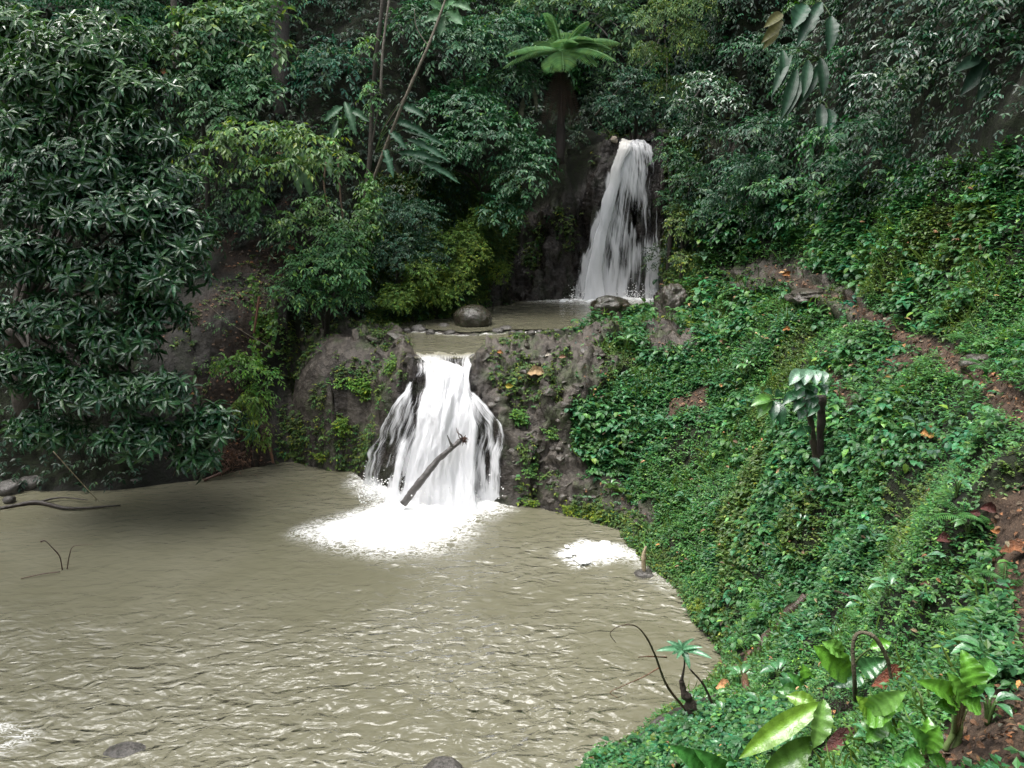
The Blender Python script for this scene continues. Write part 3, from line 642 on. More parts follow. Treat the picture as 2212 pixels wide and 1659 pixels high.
wf = thing('waterfall', 'tall narrow waterfall dropping off a dark cliff into the upper pool', 'waterfall', base_)
def put(part, args, m):
    Pt, FF, de, mu, uv = fall(*args)
    me = mesh(part, Pt.reshape(-1, 3), FF, np.full(len(FF), 4), m, tuple(wf.location), attrs={'dens': de, 'mud': mu}, uv=uv, smooth=True)
    link(part, me, parent=wf)
put('veil', ('v', UFR, 90, 160, d_veil, M_FALL, .07, 3), M_FALL)
put('stream', ('s', [(27.4,8.16,1336,1372),(27.0,7.96,1331,1370),(26.85,7.3,1316,1352),(26.7,6.3,1297,1335),(26.6,5.2,1278,1318),(26.5,4.1,1256,1308),(26.45,2.9,1240,1326)], 50, 160, d_stream, M_FALL, .06, 8), M_FALL)
# lower fall: a lacy sheet over rock, the heavy rush in the middle
wf = thing('waterfall', 'short wide cascade of white water spreading over dark rock into the lower pool', 'waterfall', W(960, 1085, z=0.))
LFR = [(18.9, 2.89, 896, 1028)] + [(y_ - .05, z_ + .09, l_, r_) for y_, z_, l_, r_ in LF[::-1]]
def d_lace(U, V, w_, st):
    holeL = np.exp(-((U - .17) / .12) ** 2) * sstep(.25, .4, V); holeR = np.exp(-((U - .84) / .12) ** 2) * sstep(.5, .62, V)
    top = np.exp(-((w_ - 988) / 24) ** 2) * sstep(.42, .3, V)
    e = sstep(0, .05, U) * sstep(1, .93, U)
    d = .6 + .2 * st - .12 * holeL - .12 * holeR + .02 * top + .25 * sstep(.14, .05, V) + .25 * sstep(.93, 1, V)
    return d - .45 * (1 - e), sstep(.24, .04, V) + 0 * U, .06 + .0 * U
def d_rush(U, V, w_, st):
    e = sstep(0, .3, U) * sstep(1, .74, U)
    gash = np.exp(-((w_ - (915 - 75 * (V - .45) * 1.3)) / 9) ** 2) * sstep(.5, .62, V) * sstep(.98, .9, V)
    return (-.05 + 1.15 * e) + .22 * st - .6 * gash - .2 * sstep(.12, .0, V), sstep(.16, .02, V) + .55 * np.exp(-((w_ - 945) / 26) ** 2) * sstep(.42, .15, V) * sstep(0, .1, V), .12 + .22 * sstep(.1, .6, V)
put('lace', ('l', LFR, 150, 170, d_lace, M_FALL2, .07, 13, SKEW), M_FALL2)
put('rush', ('r', [(18.5,2.935,905,960),(18.1,2.93,905,955),(17.75,2.84,906,1002),(17.38,2.58,905,1020),(17.05,2.2,888,1036),(16.8,1.68,858,1052),(16.6,1.15,836,1052),(16.4,.6,815,1050),(16.15,-.04,795,1060)], 110, 160, d_rush, M_FALL2, .1, 17, .5), M_FALL2)
# spray and churned foam: droplets and heaps that belong to each fall
def froth(parent, poly, z, n, rr_, hs_, lift=0):
    g = G(); pl = np.array(poly); lo, hi = pl.min(0), pl.max(0); q = rng.uniform(lo, hi, (n * 4, 2)); q = q[inpoly(q[:, 0], q[:, 1], [tuple(a) for a in pl])][:n]
    ico = bpy.data.meshes.new('t'); import bmesh; b = bmesh.new(); bmesh.ops.create_icosphere(b, subdivisions=2, radius=1); V0 = np.array([v.co[:] for v in b.verts]); F0 = np.array([[v.index for v in f.verts] for f in b.faces]); b.free()
    for x, y in q:
        r = rng.uniform(*rr_); V = V0 * r * np.array([1, .9, hs_]) ; V = V * (1 + .35 * fbm(V0 * 2.3 + x * 9, 3, 7)[:, None])
        g.addn(V + np.array([x, y, z + rng.random() * lift]), F0, np.full((len(V), 3), .9))
    return g.build('froth', M_FOAM, parent, smooth=True)
froth(wf, w0([(800,1046),(860,1060),(1060,1080),(1070,1092),(1000,1112),(860,1112),(840,1080)]), .0, 150, (.06, .2), .7)
up_root = [o for o in bpy.data.objects if o.name == 'waterfall'][0]
froth(up_root, [tuple(W(*q, z=2.98)[:2]) for q in [(1225,646),(1330,644),(1425,646),(1425,652),(1330,655),(1215,655)]], 2.98, 60, (.05, .16), .8)
def spray_drops(parent, pts, spread_, n):
    V0, F0 = ico(1); g = G(); pts = np.array(pts); c_ = pts[rng.integers(0, len(pts), n)] + rng.normal(size=(n, 3)) * np.array(spread_); c_[:, 2] = np.abs(c_[:, 2] - pts[0][2]) + pts[0][2]
    r = rng.uniform(.006, .022, n); V = c_[:, None] + V0[None] * r[:, None, None]; F_ = (F0[None] + np.arange(n)[:, None, None] * len(V0)).reshape(-1, 3)
    g.addn(V.reshape(-1, 3), F_, np.full((V.shape[0] * V.shape[1], 3), .9)); o = g.build('spray', M_FOAM, parent); o['kind'] = 'stuff'
spray_drops(wf, [W(q, 1088 - abs(q - 950) * .1, z=0.) for q in range(790, 1090, 12)], (.1, .25, .22), 1500)
spray_drops(up_root, [W(q, 650, z=2.98) for q in range(1235, 1430, 12)], (.1, .2, .22), 900)
# drifting foam raft
def raft(poly, label, thick=.014):
    xs, ys = np.array(poly).T; c0 = np.array([xs.mean(), ys.mean(), .0]); lo = (xs.min(), ys.min()); hi = (xs.max(), ys.max())
    XX, YY = np.meshgrid(np.linspace(lo[0] - .1, hi[0] + .1, 90), np.linspace(lo[1] - .1, hi[1] + .1, 70), indexing='ij')
    Q = np.stack([XX, YY, XX * 0], -1); d = sdist(XX, YY, poly) + .13 * fbm(Q * 5, 5, 33); Q[..., 2] = .05 + thick * sstep(0, -.1, d) * (1 + .5 * fbm(Q * 9, 3, 3))
    id_ = np.arange(XX.size).reshape(XX.shape); FF = np.stack([id_[:-1, :-1], id_[1:, :-1], id_[1:, 1:], id_[:-1, 1:]], -1); k = (d < -.09)[:-1, :-1]; FF = FF[k].reshape(-1, 4)
    u_, inv = np.unique(FF, return_inverse=True)
    o = link('foam_raft', mesh('foam_raft', Q.reshape(-1, 3)[u_], inv.reshape(-1, 4), np.full(len(FF), 4), M_FOAM, tuple(c0), smooth=True), tuple(c0)); tag(o, label, 'foam')
raft(w0([(1208,1196),(1235,1180),(1262,1172),(1300,1174),(1330,1182),(1354,1200),(1340,1212),(1300,1216),(1265,1228),(1238,1222)]), 'large white foam raft drifting on the pool near the green bank')
raft(w0([(1374,1188),(1392,1178),(1404,1196),(1402,1222),(1384,1216)]), 'small white foam patch caught against the bank beside a pale stick', .014)

# ------------------------------------------------------------------ boulders and stones
import bmesh
I5, I3 = ico(5), ico(3)
def boulder(name, label, c0, r, m, rough=.12, seed=0, group=None, cat='boulder', facet=.0, cut=None, hi=True):
    V, F_ = I5 if hi else I3; v = V.copy()
    if facet >= .3:
        rs = np.random.default_rng(seed + 5)
        for _ in range(16): pn = nz(rs.normal(size=3)); dd = rs.uniform(.45, .8); v = v - np.maximum(v @ pn - dd, 0)[:, None] * pn
    v = v if facet >= .3 else np.sign(v) * np.abs(v) ** .85; q = 1 + (.4 if facet >= .3 else 1) * rough * fbm(V * 1.2 + seed, 4, 7 + seed)
    if 0 < facet < .3: d1, d2, ci = worley(V * 1.6 + seed * 3, seed); q += facet * (ci - .5) + .3 * facet * np.minimum(d2 - d1, .3)
    v = v * q[:, None] * np.array(r); 
    if cut: v = v + cut(v)
    me = mesh(name, v, F_, np.full(len(F_), 3), m, smooth=True); o = link(name, me, tuple(c0)); return tag(o, label, cat, group)
p = W(1022, 712, z=2.9); boulder('boulder', 'big rounded brown boulder on the left of the step between the upper pools', (p[0], p[1] + .35, 3.13), (.52, .46, .36), M_BOULDER, .12, 3)
p = W(1322, 688, z=3.0); boulder('boulder', 'long smooth wet boulder below the tall waterfall at the right pool edge', (p[0], p[1] + .45, 3.24), (.6, .44, .33), M_BOULDER, .2, 11)
p = W(955, 1672, z=0.0); boulder('boulder', 'dark wet boulder top breaking the water at the bottom of the picture', (p[0], p[1], -.12), (.29, .27, .24), M_STONE, .1, 5)
p = W(272, 1622, z=0.0); boulder('boulder', 'dark stone just under the surface at the bottom left', (p[0], p[1], -.1), (.3, .2, .125), M_STONE, .15, 6)
k = 0
ST = [(838,706,30),(880,714,22),(905,712,34),(930,718,20),(958,706,26),(972,719,24),(1076,716,26),(1092,712,28),(1108,719,20),(1126,718,18),(1146,719,22),(1166,717,16),(1184,718,20),(1204,715,18),(1230,716,24),(1252,714,20)]
for px, py, wd in ST:
    p = W(px, py, z=2.95); r = wd / FP * p[1] * .5
    boulder('stone', 'small dark stone in the row where the upper pool spills over', (p[0], p[1], 2.94), (r, r * .8, r * .6), M_STONE, .2, k, 'stones along the step in the upper pool', 'stone', .2, hi=False); k += 1
SL = [(20,1062,60),(75,1050,66),(130,1052,30),(190,1042,44),(230,1052,22),(330,1040,24),(290,1048,30),(20,1085,26)]
for px, py, wd in SL:
    p = W(px, py, z=.0); r = wd / FP * p[1] * .5
    boulder('stone', 'dark stone at the shaded water edge below the big mango tree', (p[0], p[1], .06), (r, r * .8, r * .7), M_STONE, .2, k, 'stones along the shaded left shore', 'stone', .25, hi=False); k += 1
p, _ = hit(1390, 1265); boulder('stone', 'dark flat stone under the water beside the green bank', (p[0], p[1], -.04), (.22, .16, .12), M_STONE, .15, 40, None, 'stone', .1, hi=False)
# blocks on the rocky lip and bank
RK = [(845,735,88,'pale grey fractured rock block on top of the left side of the lower falls'),(800,722,60,None),(880,775,50,None),(1290,720,40,None),(1045,770,46,None),(1130,755,40,None),(1160,800,44,None),(1090,805,50,None),(1210,850,46,None),(1160,880,60,None),(1255,900,50,None),(1150,950,66,None),(1220,1040,50,None),(1130,1060,60,None),(1290,1070,60,None),(1330,1040,44,None),(1390,1060,50,None),(1270,760,40,None),(1230,790,34,None)]
for px, py, wd, lb in RK:
    p, nn = hit(px, py); r = wd / FP * p[1] * .5
    boulder('rock', lb or 'brown grey angular rock jutting from the stony bank beside the lower falls', p - nn * r * .45, (r, r * .8, r * .62), M_ROCK, .25, k, None if lb else 'rocks of the stony bank', 'rock', .5); k += 1
rs_ = np.random.default_rng(4); zone = [(1040,770),(1180,730),(1320,700),(1300,800),(1235,890),(1240,1000),(1300,1050),(1420,1080),(1330,1120),(1075,1080),(1110,920),(1035,850)]
cnt_ = 0
while cnt_ < 95:
    qx, qy = rs_.uniform(1030, 1430), rs_.uniform(700, 1120)
    if not inpoly(np.array([qx]), np.array([qy]), zone)[0]: continue
    p, nn = hit(qx, qy); r = rs_.uniform(.07, .2)
    boulder('rock', 'small broken angular stone bedded in the stony bank right of the lower falls', p - nn * r * .3, (r, r * rs_.uniform(.6, .9), r * rs_.uniform(.45, .75)), M_ROCK, .2, 200 + cnt_, 'small stones bedded in the stony bank', 'rock', .4, hi=False); cnt_ += 1
p, nn = hit(1448, 655); boulder('boulder', 'mossy dark boulder leaning at the right corner of the upper pool', p - nn * .1, (.42, .4, .6), M_ROCK, .2, 77, None, 'boulder', .2)
p, nn = hit(1720, 1350); boulder('stone', 'grey stone half hidden behind the crooked root on the slope', p - nn * .08, (.2, .16, .18), M_ROCK, .2, 78, None, 'stone', .2)
p, nn = hit(2120, 780); boulder('stone', 'flat grey stone on the far side of the path', p - nn * .05, (.2, .15, .1), M_ROCK, .2, 79, None, 'stone', .2)
p, nn = hit(1750, 640); boulder('rock', 'low grey rock slab beside the top of the path', p - nn * .22, (.45, .4, .14), M_ROCK, .2, 80, None, 'rock', .25)
p, nn = hit(1440, 1560); boulder('rock', 'low wet grey rock under the fallen log at the water edge', p - nn * .05, (.42, .3, .2), M_ROCK, .25, 81, None, 'rock', .35)
p, nn = hit(1520, 745); boulder('rock', 'purplish bare rock patch showing in the green slope', p - nn * .2, (.4, .3, .3), M_ROCK, .2, 82, None, 'rock', .25)

# ------------------------------------------------------------------ trees and shrubs
def lobe_pts(lobes, dens, up=.55, front=.5):
    up = up + .35
    P, Nn = [], []
    for px, py, y, rx, ry in lobes:
        c0 = W(px, py, y=y); s_ = (y * cT + (HC - c0[2]) * sT) / FP; a, b = rx * s_, ry * s_; dpt = (a + b) * .45
        n_ = int(dens * (a * b * 3)); d = nz(rv(n_) + np.array([0, -front, up]))
        r_ = rng.uniform(.6, 1.05, (n_, 1)) * (1 + .25 * vn(d * 2.4 + px, 3)[:, None])
        P.append(c0 + d * r_ * np.array([a, dpt, b])); Nn.append(d)
    return np.concatenate(P), np.concatenate(Nn)
def crown(parent, lobes, dens, L, base, k=6, droop=.45, wr=.45, m=M_LEAF, T=T4, young=.06, var=.16, name='crown', up=.55):
    P, N = lobe_pts(lobes, dens, up); v, f, c_ = sprays(P, N, L * rng.uniform(.75, 1.2, len(P)), tint(len(P), base, var, .08), k, droop, wr, T, .5, young)
    g = G(); g.addn(v, f, c_); return g.build(name, m, parent)
def branches(parent, trunk, rad, limbs=(), col=(.06, .05, .04), name='trunk', m=M_BARK):
    g = G(); g.tube(trunk, rad, 9, col, rough=.25)
    for pts, r_ in limbs: g.tube(pts, r_, 6, col, rough=.2)
    return g.build(name, m, parent, smooth=True)

# --- the big mango tree
ML = [(60,90,18.2,90,60),(185,130,17.8,150,80),(90,200,17.2,130,70),(265,215,17.4,110,65),(60,290,16.8,90,50),(290,310,17,120,55),(170,370,16.6,150,62),(345,420,16.8,90,60),(80,450,16.5,90,45),
      (250,470,16.3,150,62),(380,520,16.4,85,75),(60,560,16,90,55),(200,590,16,120,45),(330,600,16,110,50),(120,690,15.8,130,48),(340,690,15.9,80,45),(250,740,15.7,110,38),(60,800,15.5,100,45),(200,840,15.4,120,42),(340,850,15.4,110,40),(450,920,15.6,85,45),(90,930,15.5,90,35),(300,945,15.4,110,38),(430,985,15.6,70,28)]
mbase = np.array([*W(80, 1010, y=18.2)]); mbase[2] = down(mbase[0], mbase[1]) - .1
mango = thing('mango_tree', 'big leafy mango tree with rosettes of long glossy leaves overhanging the left shore', 'tree', mbase)
cs = [W(a, b, y=y_ + .5) for a, b, y_, _, _ in ML]
fork = mbase + np.array([.3, -.5, 2.2])
branches(mango, [mbase, mbase + np.array([.1, -.2, 1.2]), fork], [.28, .22, .18], [([fork, (fork + q) / 2 + np.array([0, .3, .2]), q], [.07, .04, .015]) for q in cs])
def rosettes(P, N, L, k=13, base=(.028, .085, .035)):
    n_ = len(P); ax = nz(N * .8 + UP * .5 + rv(n_) * .25); e1 = nz(np.cross(ax, rv(n_))); e2 = np.cross(ax, e1); out = []
    for j in range(k):
        ph = j * 2.4 + rng.uniform(-.2, .2, n_); el = (.75 - 1.25 * j / k) + rng.normal(0, .15, n_)
        rad = e1 * np.cos(ph)[:, None] + e2 * np.sin(ph)[:, None]; d = nz(rad * np.cos(el)[:, None] + ax * np.sin(el)[:, None] - UP * .15)
        nn = nz(ax * np.cos(el)[:, None] - rad * np.sin(el)[:, None] + rv(n_) * .15); c_ = tint(n_, base, .18, .08)
        if j < 3: c_ = c_ * np.array([1.5, 1.35, 1.1])
        ll = L * rng.uniform(.75, 1.15, n_); out.append(leaves(P + ax * (.02 - .006 * j), d, nn, ll, ll * .27, c_, T8))
    return out
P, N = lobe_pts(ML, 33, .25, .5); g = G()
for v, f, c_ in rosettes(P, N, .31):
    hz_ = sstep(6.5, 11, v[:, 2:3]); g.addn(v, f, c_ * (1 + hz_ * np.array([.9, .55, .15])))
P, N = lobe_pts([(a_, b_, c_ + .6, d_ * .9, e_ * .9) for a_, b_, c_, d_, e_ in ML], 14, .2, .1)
for v, f, c_ in rosettes(P, N, .33, 10, (.012, .04, .018)): g.addn(v, f, c_)  # inner rosettes coloured darker to paint shade inside the crown
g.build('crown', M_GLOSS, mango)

# --- named trees and shrubs of the left wall (label, lobes, leaf length, colour, density)
def bush(name, label, lobes, L, base, dens=30, cat='tree', k=6, droop=.45, wr=.45, m=M_LEAF, trunk=True, young=.06, group=None, tcol=(.05, .042, .034), up=.55, tb=None):
    px, py, y_, rx, ry = lobes[0]; c0 = W(px, py, y=y_); q = W(px, min(py + ry * 2.0, 1640), y=y_ + .4); b = q.copy(); hz = down(q[0], q[1])
    if hz < q[2] - 3 or hz > c0[2] - .1: b, _ = hit(px, py + ry * .3)
    else: b[2] = hz
    if tb: b = W(tb[0], tb[1], y=tb[2])
    root = thing(name, label, cat, b, group)
    if trunk:
        lim = []
        for l_ in lobes: e = W(l_[0], l_[1], y=l_[2] + .3); lim.append(([b + np.array([0, 0, .2]), (b + e) / 2 + np.array([.1, .1, .25]), e], [.045, .03, .012]))
        branches(root, [b - np.array([0, 0, .2]), (b + c0) / 2 + np.array([.08, 0, 0]), c0], [.08, .06, .03], lim, tcol, 'trunk' if cat == 'tree' else 'stem')
    crown(root, lobes, dens, L, base, k, droop, wr, m, young=young, name='crown' if cat == 'tree' else 'foliage', up=up)
    return root
G1 = [.032, .105, .042]; G2 = [.055, .15, .045]; G3 = [.085, .17, .04]
bush('leafy_tree', 'dense dark glossy tree hanging over the cliff left of the tall waterfall', [(1050,330,24.5,110,80),(1120,400,24.2,75,85),(1000,250,25,95,60),(960,360,24.2,80,70),(1090,470,24,60,55),(1150,340,24.6,50,50)], .15, G1, 75, wr=.5, tb=(1040,430,26))
bush('leafy_tree', 'leafy tree top between the slender leaning trunk and the tree fern', [(1000,130,26,110,80),(1090,100,26.5,80,70),(920,70,26,80,60),(1110,190,26,70,45)], .17, [.04,.115,.05], 55)
bush('leafy_tree', 'light green tree with large rounded leaves left of the dark trunk gap at the top', [(450,80,22.5,85,60),(540,60,23,90,55),(570,120,22.5,60,40),(400,130,22.3,60,45)], .2, [.075,.165,.06], 48, wr=.5, young=.12)
bush('leafy_tree', 'mid green tree beside the right edge of the mango crown', [(430,200,22,80,60),(500,170,22.3,80,50),(560,220,22,80,45),(480,260,21.6,70,40)], .17, [.045,.125,.045], 45)
bush('leafy_tree', 'dark tree behind the top of the mango tree in the upper left corner', [(100,20,22,120,50),(260,30,22.5,110,50),(330,110,22,60,50),(20,60,21,60,50)], .16, [.03,.085,.035], 50)
bush('leafy_shrub', 'yellow green arching shrub of drooping twigs in the middle of the left wall', [(560,300,20.2,110,32),(660,320,20.4,90,40),(470,330,20,80,32),(600,370,20.1,110,30),(720,360,20.6,60,35),(430,370,19.8,50,30)], .16, [.085,.175,.045], 60, 'shrub', droop=.6, young=.12, trunk=False)
bush('leafy_shrub', 'small hanging spray of pale leaves below the yellow green shrub', [(540,440,20,38,30),(560,480,20,22,22)], .15, G2, 80, 'shrub', droop=.8, trunk=False)
bush('leafy_shrub', 'bright green bush on the ledge above the left rock of the lower falls', [(700,590,20.6,95,50),(740,540,20.9,60,45),(650,640,20.4,60,40),(720,650,20.5,60,30),(760,600,20.7,40,45)], .13, [.06,.165,.055], 110, 'shrub', wr=.45, young=.1)
bush('leafy_shrub', 'trailing bush of narrow leaves beside the thin hanging roots', [(640,500,21.5,60,40),(690,460,21.6,50,35),(720,500,21.4,55,30),(800,480,21.5,30,50)], .14, [.065,.15,.045], 70, 'shrub', droop=.6)
bush('leafy_shrub', 'tiny leaved dark hanging bush over the cliff foot left of the pool', [(860,560,22.4,60,60),(900,480,22.8,60,50),(840,470,22.6,40,50),(930,560,23,45,60)], .09, [.03,.09,.045], 150, 'shrub')
bush('leafy_shrub', 'mossy yellow green bulge of creepers hanging on the cliff near the pool', [(1020,560,23.6,42,52),(985,615,23.1,48,50),(925,640,22.6,55,38),(1080,600,25,24,34),(860,660,22,50,25),(1000,680,23.4,30,18)], .065, [.12,.20,.032], 300, 'shrub', m=M_SOFT, trunk=False)
bush('creeper', 'curtain of bright moss and creepers covering the cliff foot beside the upper pool', [(860,650,21.9,50,38),(910,600,22.3,45,50),(960,650,22.7,40,35),(1010,520,23.7,40,40),(950,540,23.1,40,40),(1045,480,24,35,35)], .06, [.10,.19,.035], 330, 'creeper', m=M_SOFT, trunk=False)
bush('creeper', 'bright lime creeper spilling over the dark hollow beside the left rock', [(530,800,18.7,60,25),(500,780,18.6,35,16),(570,820,18.8,45,22),(560,860,18.7,40,25),(465,785,18.6,20,10)], .11, [.09,.21,.035], 120, 'creeper', m=M_LEAF)
bush('leafy_shrub', 'feathery yellow green bush below the lime creeper at the shore', [(545,880,18.4,38,34),(550,915,18.3,30,20),(560,945,18.4,26,15)], .1, [.10,.18,.03], 170, 'shrub', droop=.8)
bush('leafy_tree', 'moss draped yellow green tree above the head of the tall waterfall', [(1430,60,26,60,60),(1480,110,26,55,60),(1400,140,26.5,45,50),(1500,30,26,50,50),(1440,200,26.5,50,35)], .1, [.06,.12,.03], 110, m=M_SOFT, droop=.8, young=.15)
bush('leafy_tree', 'pale leaved tree filling the top centre above the tree fern', [(1250,25,29,110,40),(1340,60,29,60,45),(1150,30,29.5,80,40),(1350,130,29,50,50)], .2, [.07,.15,.06], 42, young=.1)
bush('leafy_shrub', 'dark shrub in the hollow right of the tree fern above the falls', [(1370,190,28,60,40),(1340,240,28,60,40),(1400,250,28,60,35)], .13, [.028,.085,.045], 70, 'shrub')
bush('leafy_shrub', 'shiny leaved shrub on the corner of the right wall beside the waterfall top', [(1520,190,23.5,60,30),(1480,240,24,45,30),(1560,230,23,50,35),(1510,290,24,50,35)], .14, [.04,.10,.045], 90, 'shrub', m=M_GLOSS)
bush('leafy_shrub', 'small leaved shrub hanging beside the right edge of the tall waterfall', [(1450,350,25,42,30),(1490,400,24.6,50,40),(1450,440,25,35,25),(1520,480,24,50,50),(1440,310,25.4,25,15)], .11, [.045,.125,.05], 110, 'shrub')
bush('leafy_shrub', 'yellow tinged bush low on the right wall beside the tall waterfall', [(1470,500,24.4,32,50),(1480,570,24,38,30),(1460,460,24.8,22,20)], .1, [.085,.15,.035], 130, 'shrub', young=.15)
bush('leafy_shrub', 'dark shrub on the right wall between the hanging leaves and the path head', [(1640,300,20.5,80,50),(1600,380,20.8,70,45),(1560,440,21.5,60,45)], .12, [.025,.08,.038], 90, 'shrub', trunk=False)
bush('leafy_shrub', 'feathery green bush standing on the dark right wall above the path head', [(1700,405,18.2,60,22),(1650,415,18.4,40,18),(1760,420,18,40,16)], .12, [.05,.14,.05], 100, 'shrub', trunk=False)
bush('leafy_shrub', 'large leaved dark shrub near the top right corner', [(1980,120,14.5,90,50),(2050,160,14,80,45),(1900,200,15,80,40),(2140,80,12.6,60,50)], .13, [.02,.065,.032], 75, 'shrub', m=M_GLOSS)
bush('leafy_shrub', 'loose shrub of pale edged leaves at the middle of the dark right wall', [(1860,300,16,80,40),(1930,360,15,80,40),(1800,380,16.5,60,40)], .13, [.025,.085,.038], 75, 'shrub', trunk=False)

bush('leafy_shrub', 'dark shrubs in the hollow between the mango crown and the bare bank', [(500,470,22,50,40),(450,520,21.5,40,40),(560,500,22,45,30),(600,540,21.6,30,30)], .13, [.02,.06,.025], 70, 'shrub', trunk=False)  # leaf colour kept dark to paint in the black of the hollow's shade
bush('leafy_shrub', 'sparse young plants rooted on the bare brown bank', [(520,650,20.2,30,22),(480,700,19.9,30,18),(590,700,20,24,40),(600,620,20.6,30,30)], .09, [.06,.14,.04], 60, 'shrub', trunk=False)
bush('leafy_shrub', 'dim shrubs crowding the dark hollow left of the waterfall head', [(1270,265,29,50,35),(1230,310,28.4,45,40),(1180,270,28.6,40,50),(1300,230,29.5,50,30)], .13, [.016,.045,.02], 60, 'shrub', trunk=False)  # leaf colour lowered to paint the hollow's shade
bush('leafy_shrub', 'dark leafy shrub in the top right corner of the wall', [(2160,40,12.2,80,60),(2080,20,13,90,40),(2190,130,11.8,50,50)], .12, [.018,.055,.026], 75, 'shrub')
# --- slender trees with vines
def slender(label, pts, y_, rad, col, lobes=None, L=.13, base=G1, limbs=(), name='slender_tree'):
    P = [W(a, b, y=y_ + dy) for a, b, dy in pts]; root = thing(name, label, 'tree', P[0])
    branches(root, P, rad, [([W(a, b, y=y_ + dy) for a, b, dy in q], r_) for q, r_ in limbs], col)
    if lobes: crown(root, lobes, 60, L, base, 5, .6)
    return root
slender('leaning pale slender tree trunk crossing the left wall', [(800,405,0),(840,300,-.2),(880,200,-.3),(925,100,-.3),(955,20,-.2),(990,-80,0)], 23, [.055,.04,.03], (.2, .17, .13), [(800,430,22.8,25,40)], .12, [.08,.18,.04], [([(880,200,-.3),(870,215,-.3),(820,290,0)], [.02,.015,.01]), ([(925,100,-.3),(900,60,-.3),(895,20,-.3)], [.02,.015,.01])])
slender('upright vine covered trunk left of the leaning pale trunk', [(790,690,.2),(788,560,0),(790,430,0),(800,330,0),(805,200,0),(820,60,0),(835,-60,0)], 22.5, [.075,.07,.06,.05], (.06, .05, .038), [(805,230,22.3,22,60),(800,120,22.4,24,50),(790,500,22.3,26,55),(785,580,22.2,25,50),(800,420,22.3,24,30),(780,660,22,30,30)], .12, [.07,.18,.045], [([(800,330,0),(815,250,-.1),(825,200,-.1)], [.03,.02,.01])])
slender('thin pale curved trunk near the top of the left wall', [(822,200,0),(826,120,0),(835,40,0),(850,-60,0)], 22.2, [.035,.03,.025], (.22, .19, .16))
slender('dark thick trunk standing in the shadow gap at the top', [(610,260,0),(606,140,0),(600,20,0),(590,-120,0)], 25.5, [.3,.26,.22], (.05, .042, .035))
slender('pale trunk rising out of the mango crown at the top left', [(380,150,.5),(378,70,.5),(375,0,.5),(372,-90,.5)], 24, [.1,.09,.08], (.13, .11, .09))
slender('thin bare stem slanting behind the head of the tall waterfall', [(1285,250,0),(1330,200,0),(1380,150,0),(1430,110,0)], 28, [.03,.02,.012], (.12, .10, .08), limbs=[([(1290,260,0),(1320,290,0),(1345,300,0)], [.02,.012,.008])])

# --- broad leaves (banana-like, aroid): one mesh per leaf
def blade(g, base, tip, width, col, sag=.15, side=None, nseg=14, tear=0, fold=.18, wave=.03, pet=.0, shape='oval'):
    base = np.array(base, float); tip = np.array(tip, float); ax = tip - base; L = np.linalg.norm(ax); a = ax / L
    nrm = nz(np.array(side, float)) if side is not None else nz(UP - a * (UP @ a) + 1e-4); nrm = nz(nrm - a * (nrm @ a)); b = np.cross(nrm, a)
    V = []; Cc = []; col = np.array(col); ph = rng.random() * 6
    for i in range(nseg + 1):
        t = i / nseg; c_ = base + ax * t + nrm * (math.sin(math.pi * t) * sag * L * .6) - UP * (t * t * sag * L * .5)
        if shape == 'oval': wd = width * .5 * max(math.sin(math.pi * min(1, t * 1.0 + .02)) ** .65, .02) * (1 if t < .6 else 1 - (t - .6) ** 2 * 1.2)
        elif shape == 'heart': wd = width * .5 * max((1 - t) ** .62 * min(1, .55 + t * 2.2), .01)
        else: wd = width * .5 * max(min(1, t * 3 + .1) * math.sqrt(max(1 - t, 0.0004)) * 1.15, .01)
        if i == nseg: wd = .002
        for k_, s_ in enumerate((-1, -.5, 0, .5, 1)):
            jag = 1 - (tear * rng.random() if abs(s_) == 1 else 0)
            V.append(c_ + b * wd * s_ * jag + nrm * (abs(s_) ** 1.3 * wd * fold * 2 + wave * wd * 2 * math.sin(i * 1.7 + ph + s_) * abs(s_)))
            Cc.append(col * (1.5 if s_ == 0 else 1.0) * (1 - .22 * (i % 2)))
    F_ = [(i * 5 + k_, i * 5 + k_ + 1, i * 5 + k_ + 6, i * 5 + k_ + 5) for i in range(nseg) for k_ in range(4)]
    g.add(V, F_, np.array(Cc))
def bigleaf_plant(name, label, cat, root_p, leafs, m=M_BROAD, group=None, stalk=(.06, .11, .03), sr=.012):
    root = thing(name, label, cat, root_p, group); sg = G()
    for bp, tp, wd, col, kw in leafs:
        g = G(); blade(g, bp, tp, wd, col, **kw); g.build('leaf', m, root, smooth=True)
        mid = (np.array(root_p) + np.array(bp)) / 2 + np.array([0, 0, .12 * np.linalg.norm(np.array(bp) - root_p)])
        if np.linalg.norm(np.array(bp) - root_p) > .03: sg.tube([root_p, mid, bp], [sr * 1.3, sr, sr * .7], 6, stalk, n=10)
    sg.build('stem', m, root, smooth=True); return root
def wl(y_, l, col, wd, **kw):                          # leaves given by where they start and end on the wall
    o = []
    for bx, by, tx, ty in l: o.append((W(bx, by, y=y_ + .25), W(tx, ty, y=y_ - .15 + rng.uniform(-.1, .1)), wd * rng.uniform(.85, 1.15), np.array(col) * rng.uniform(.8, 1.25), dict(side=(rng.uniform(-.3, .3), -1, .45), sag=.12, **kw)))
    return o
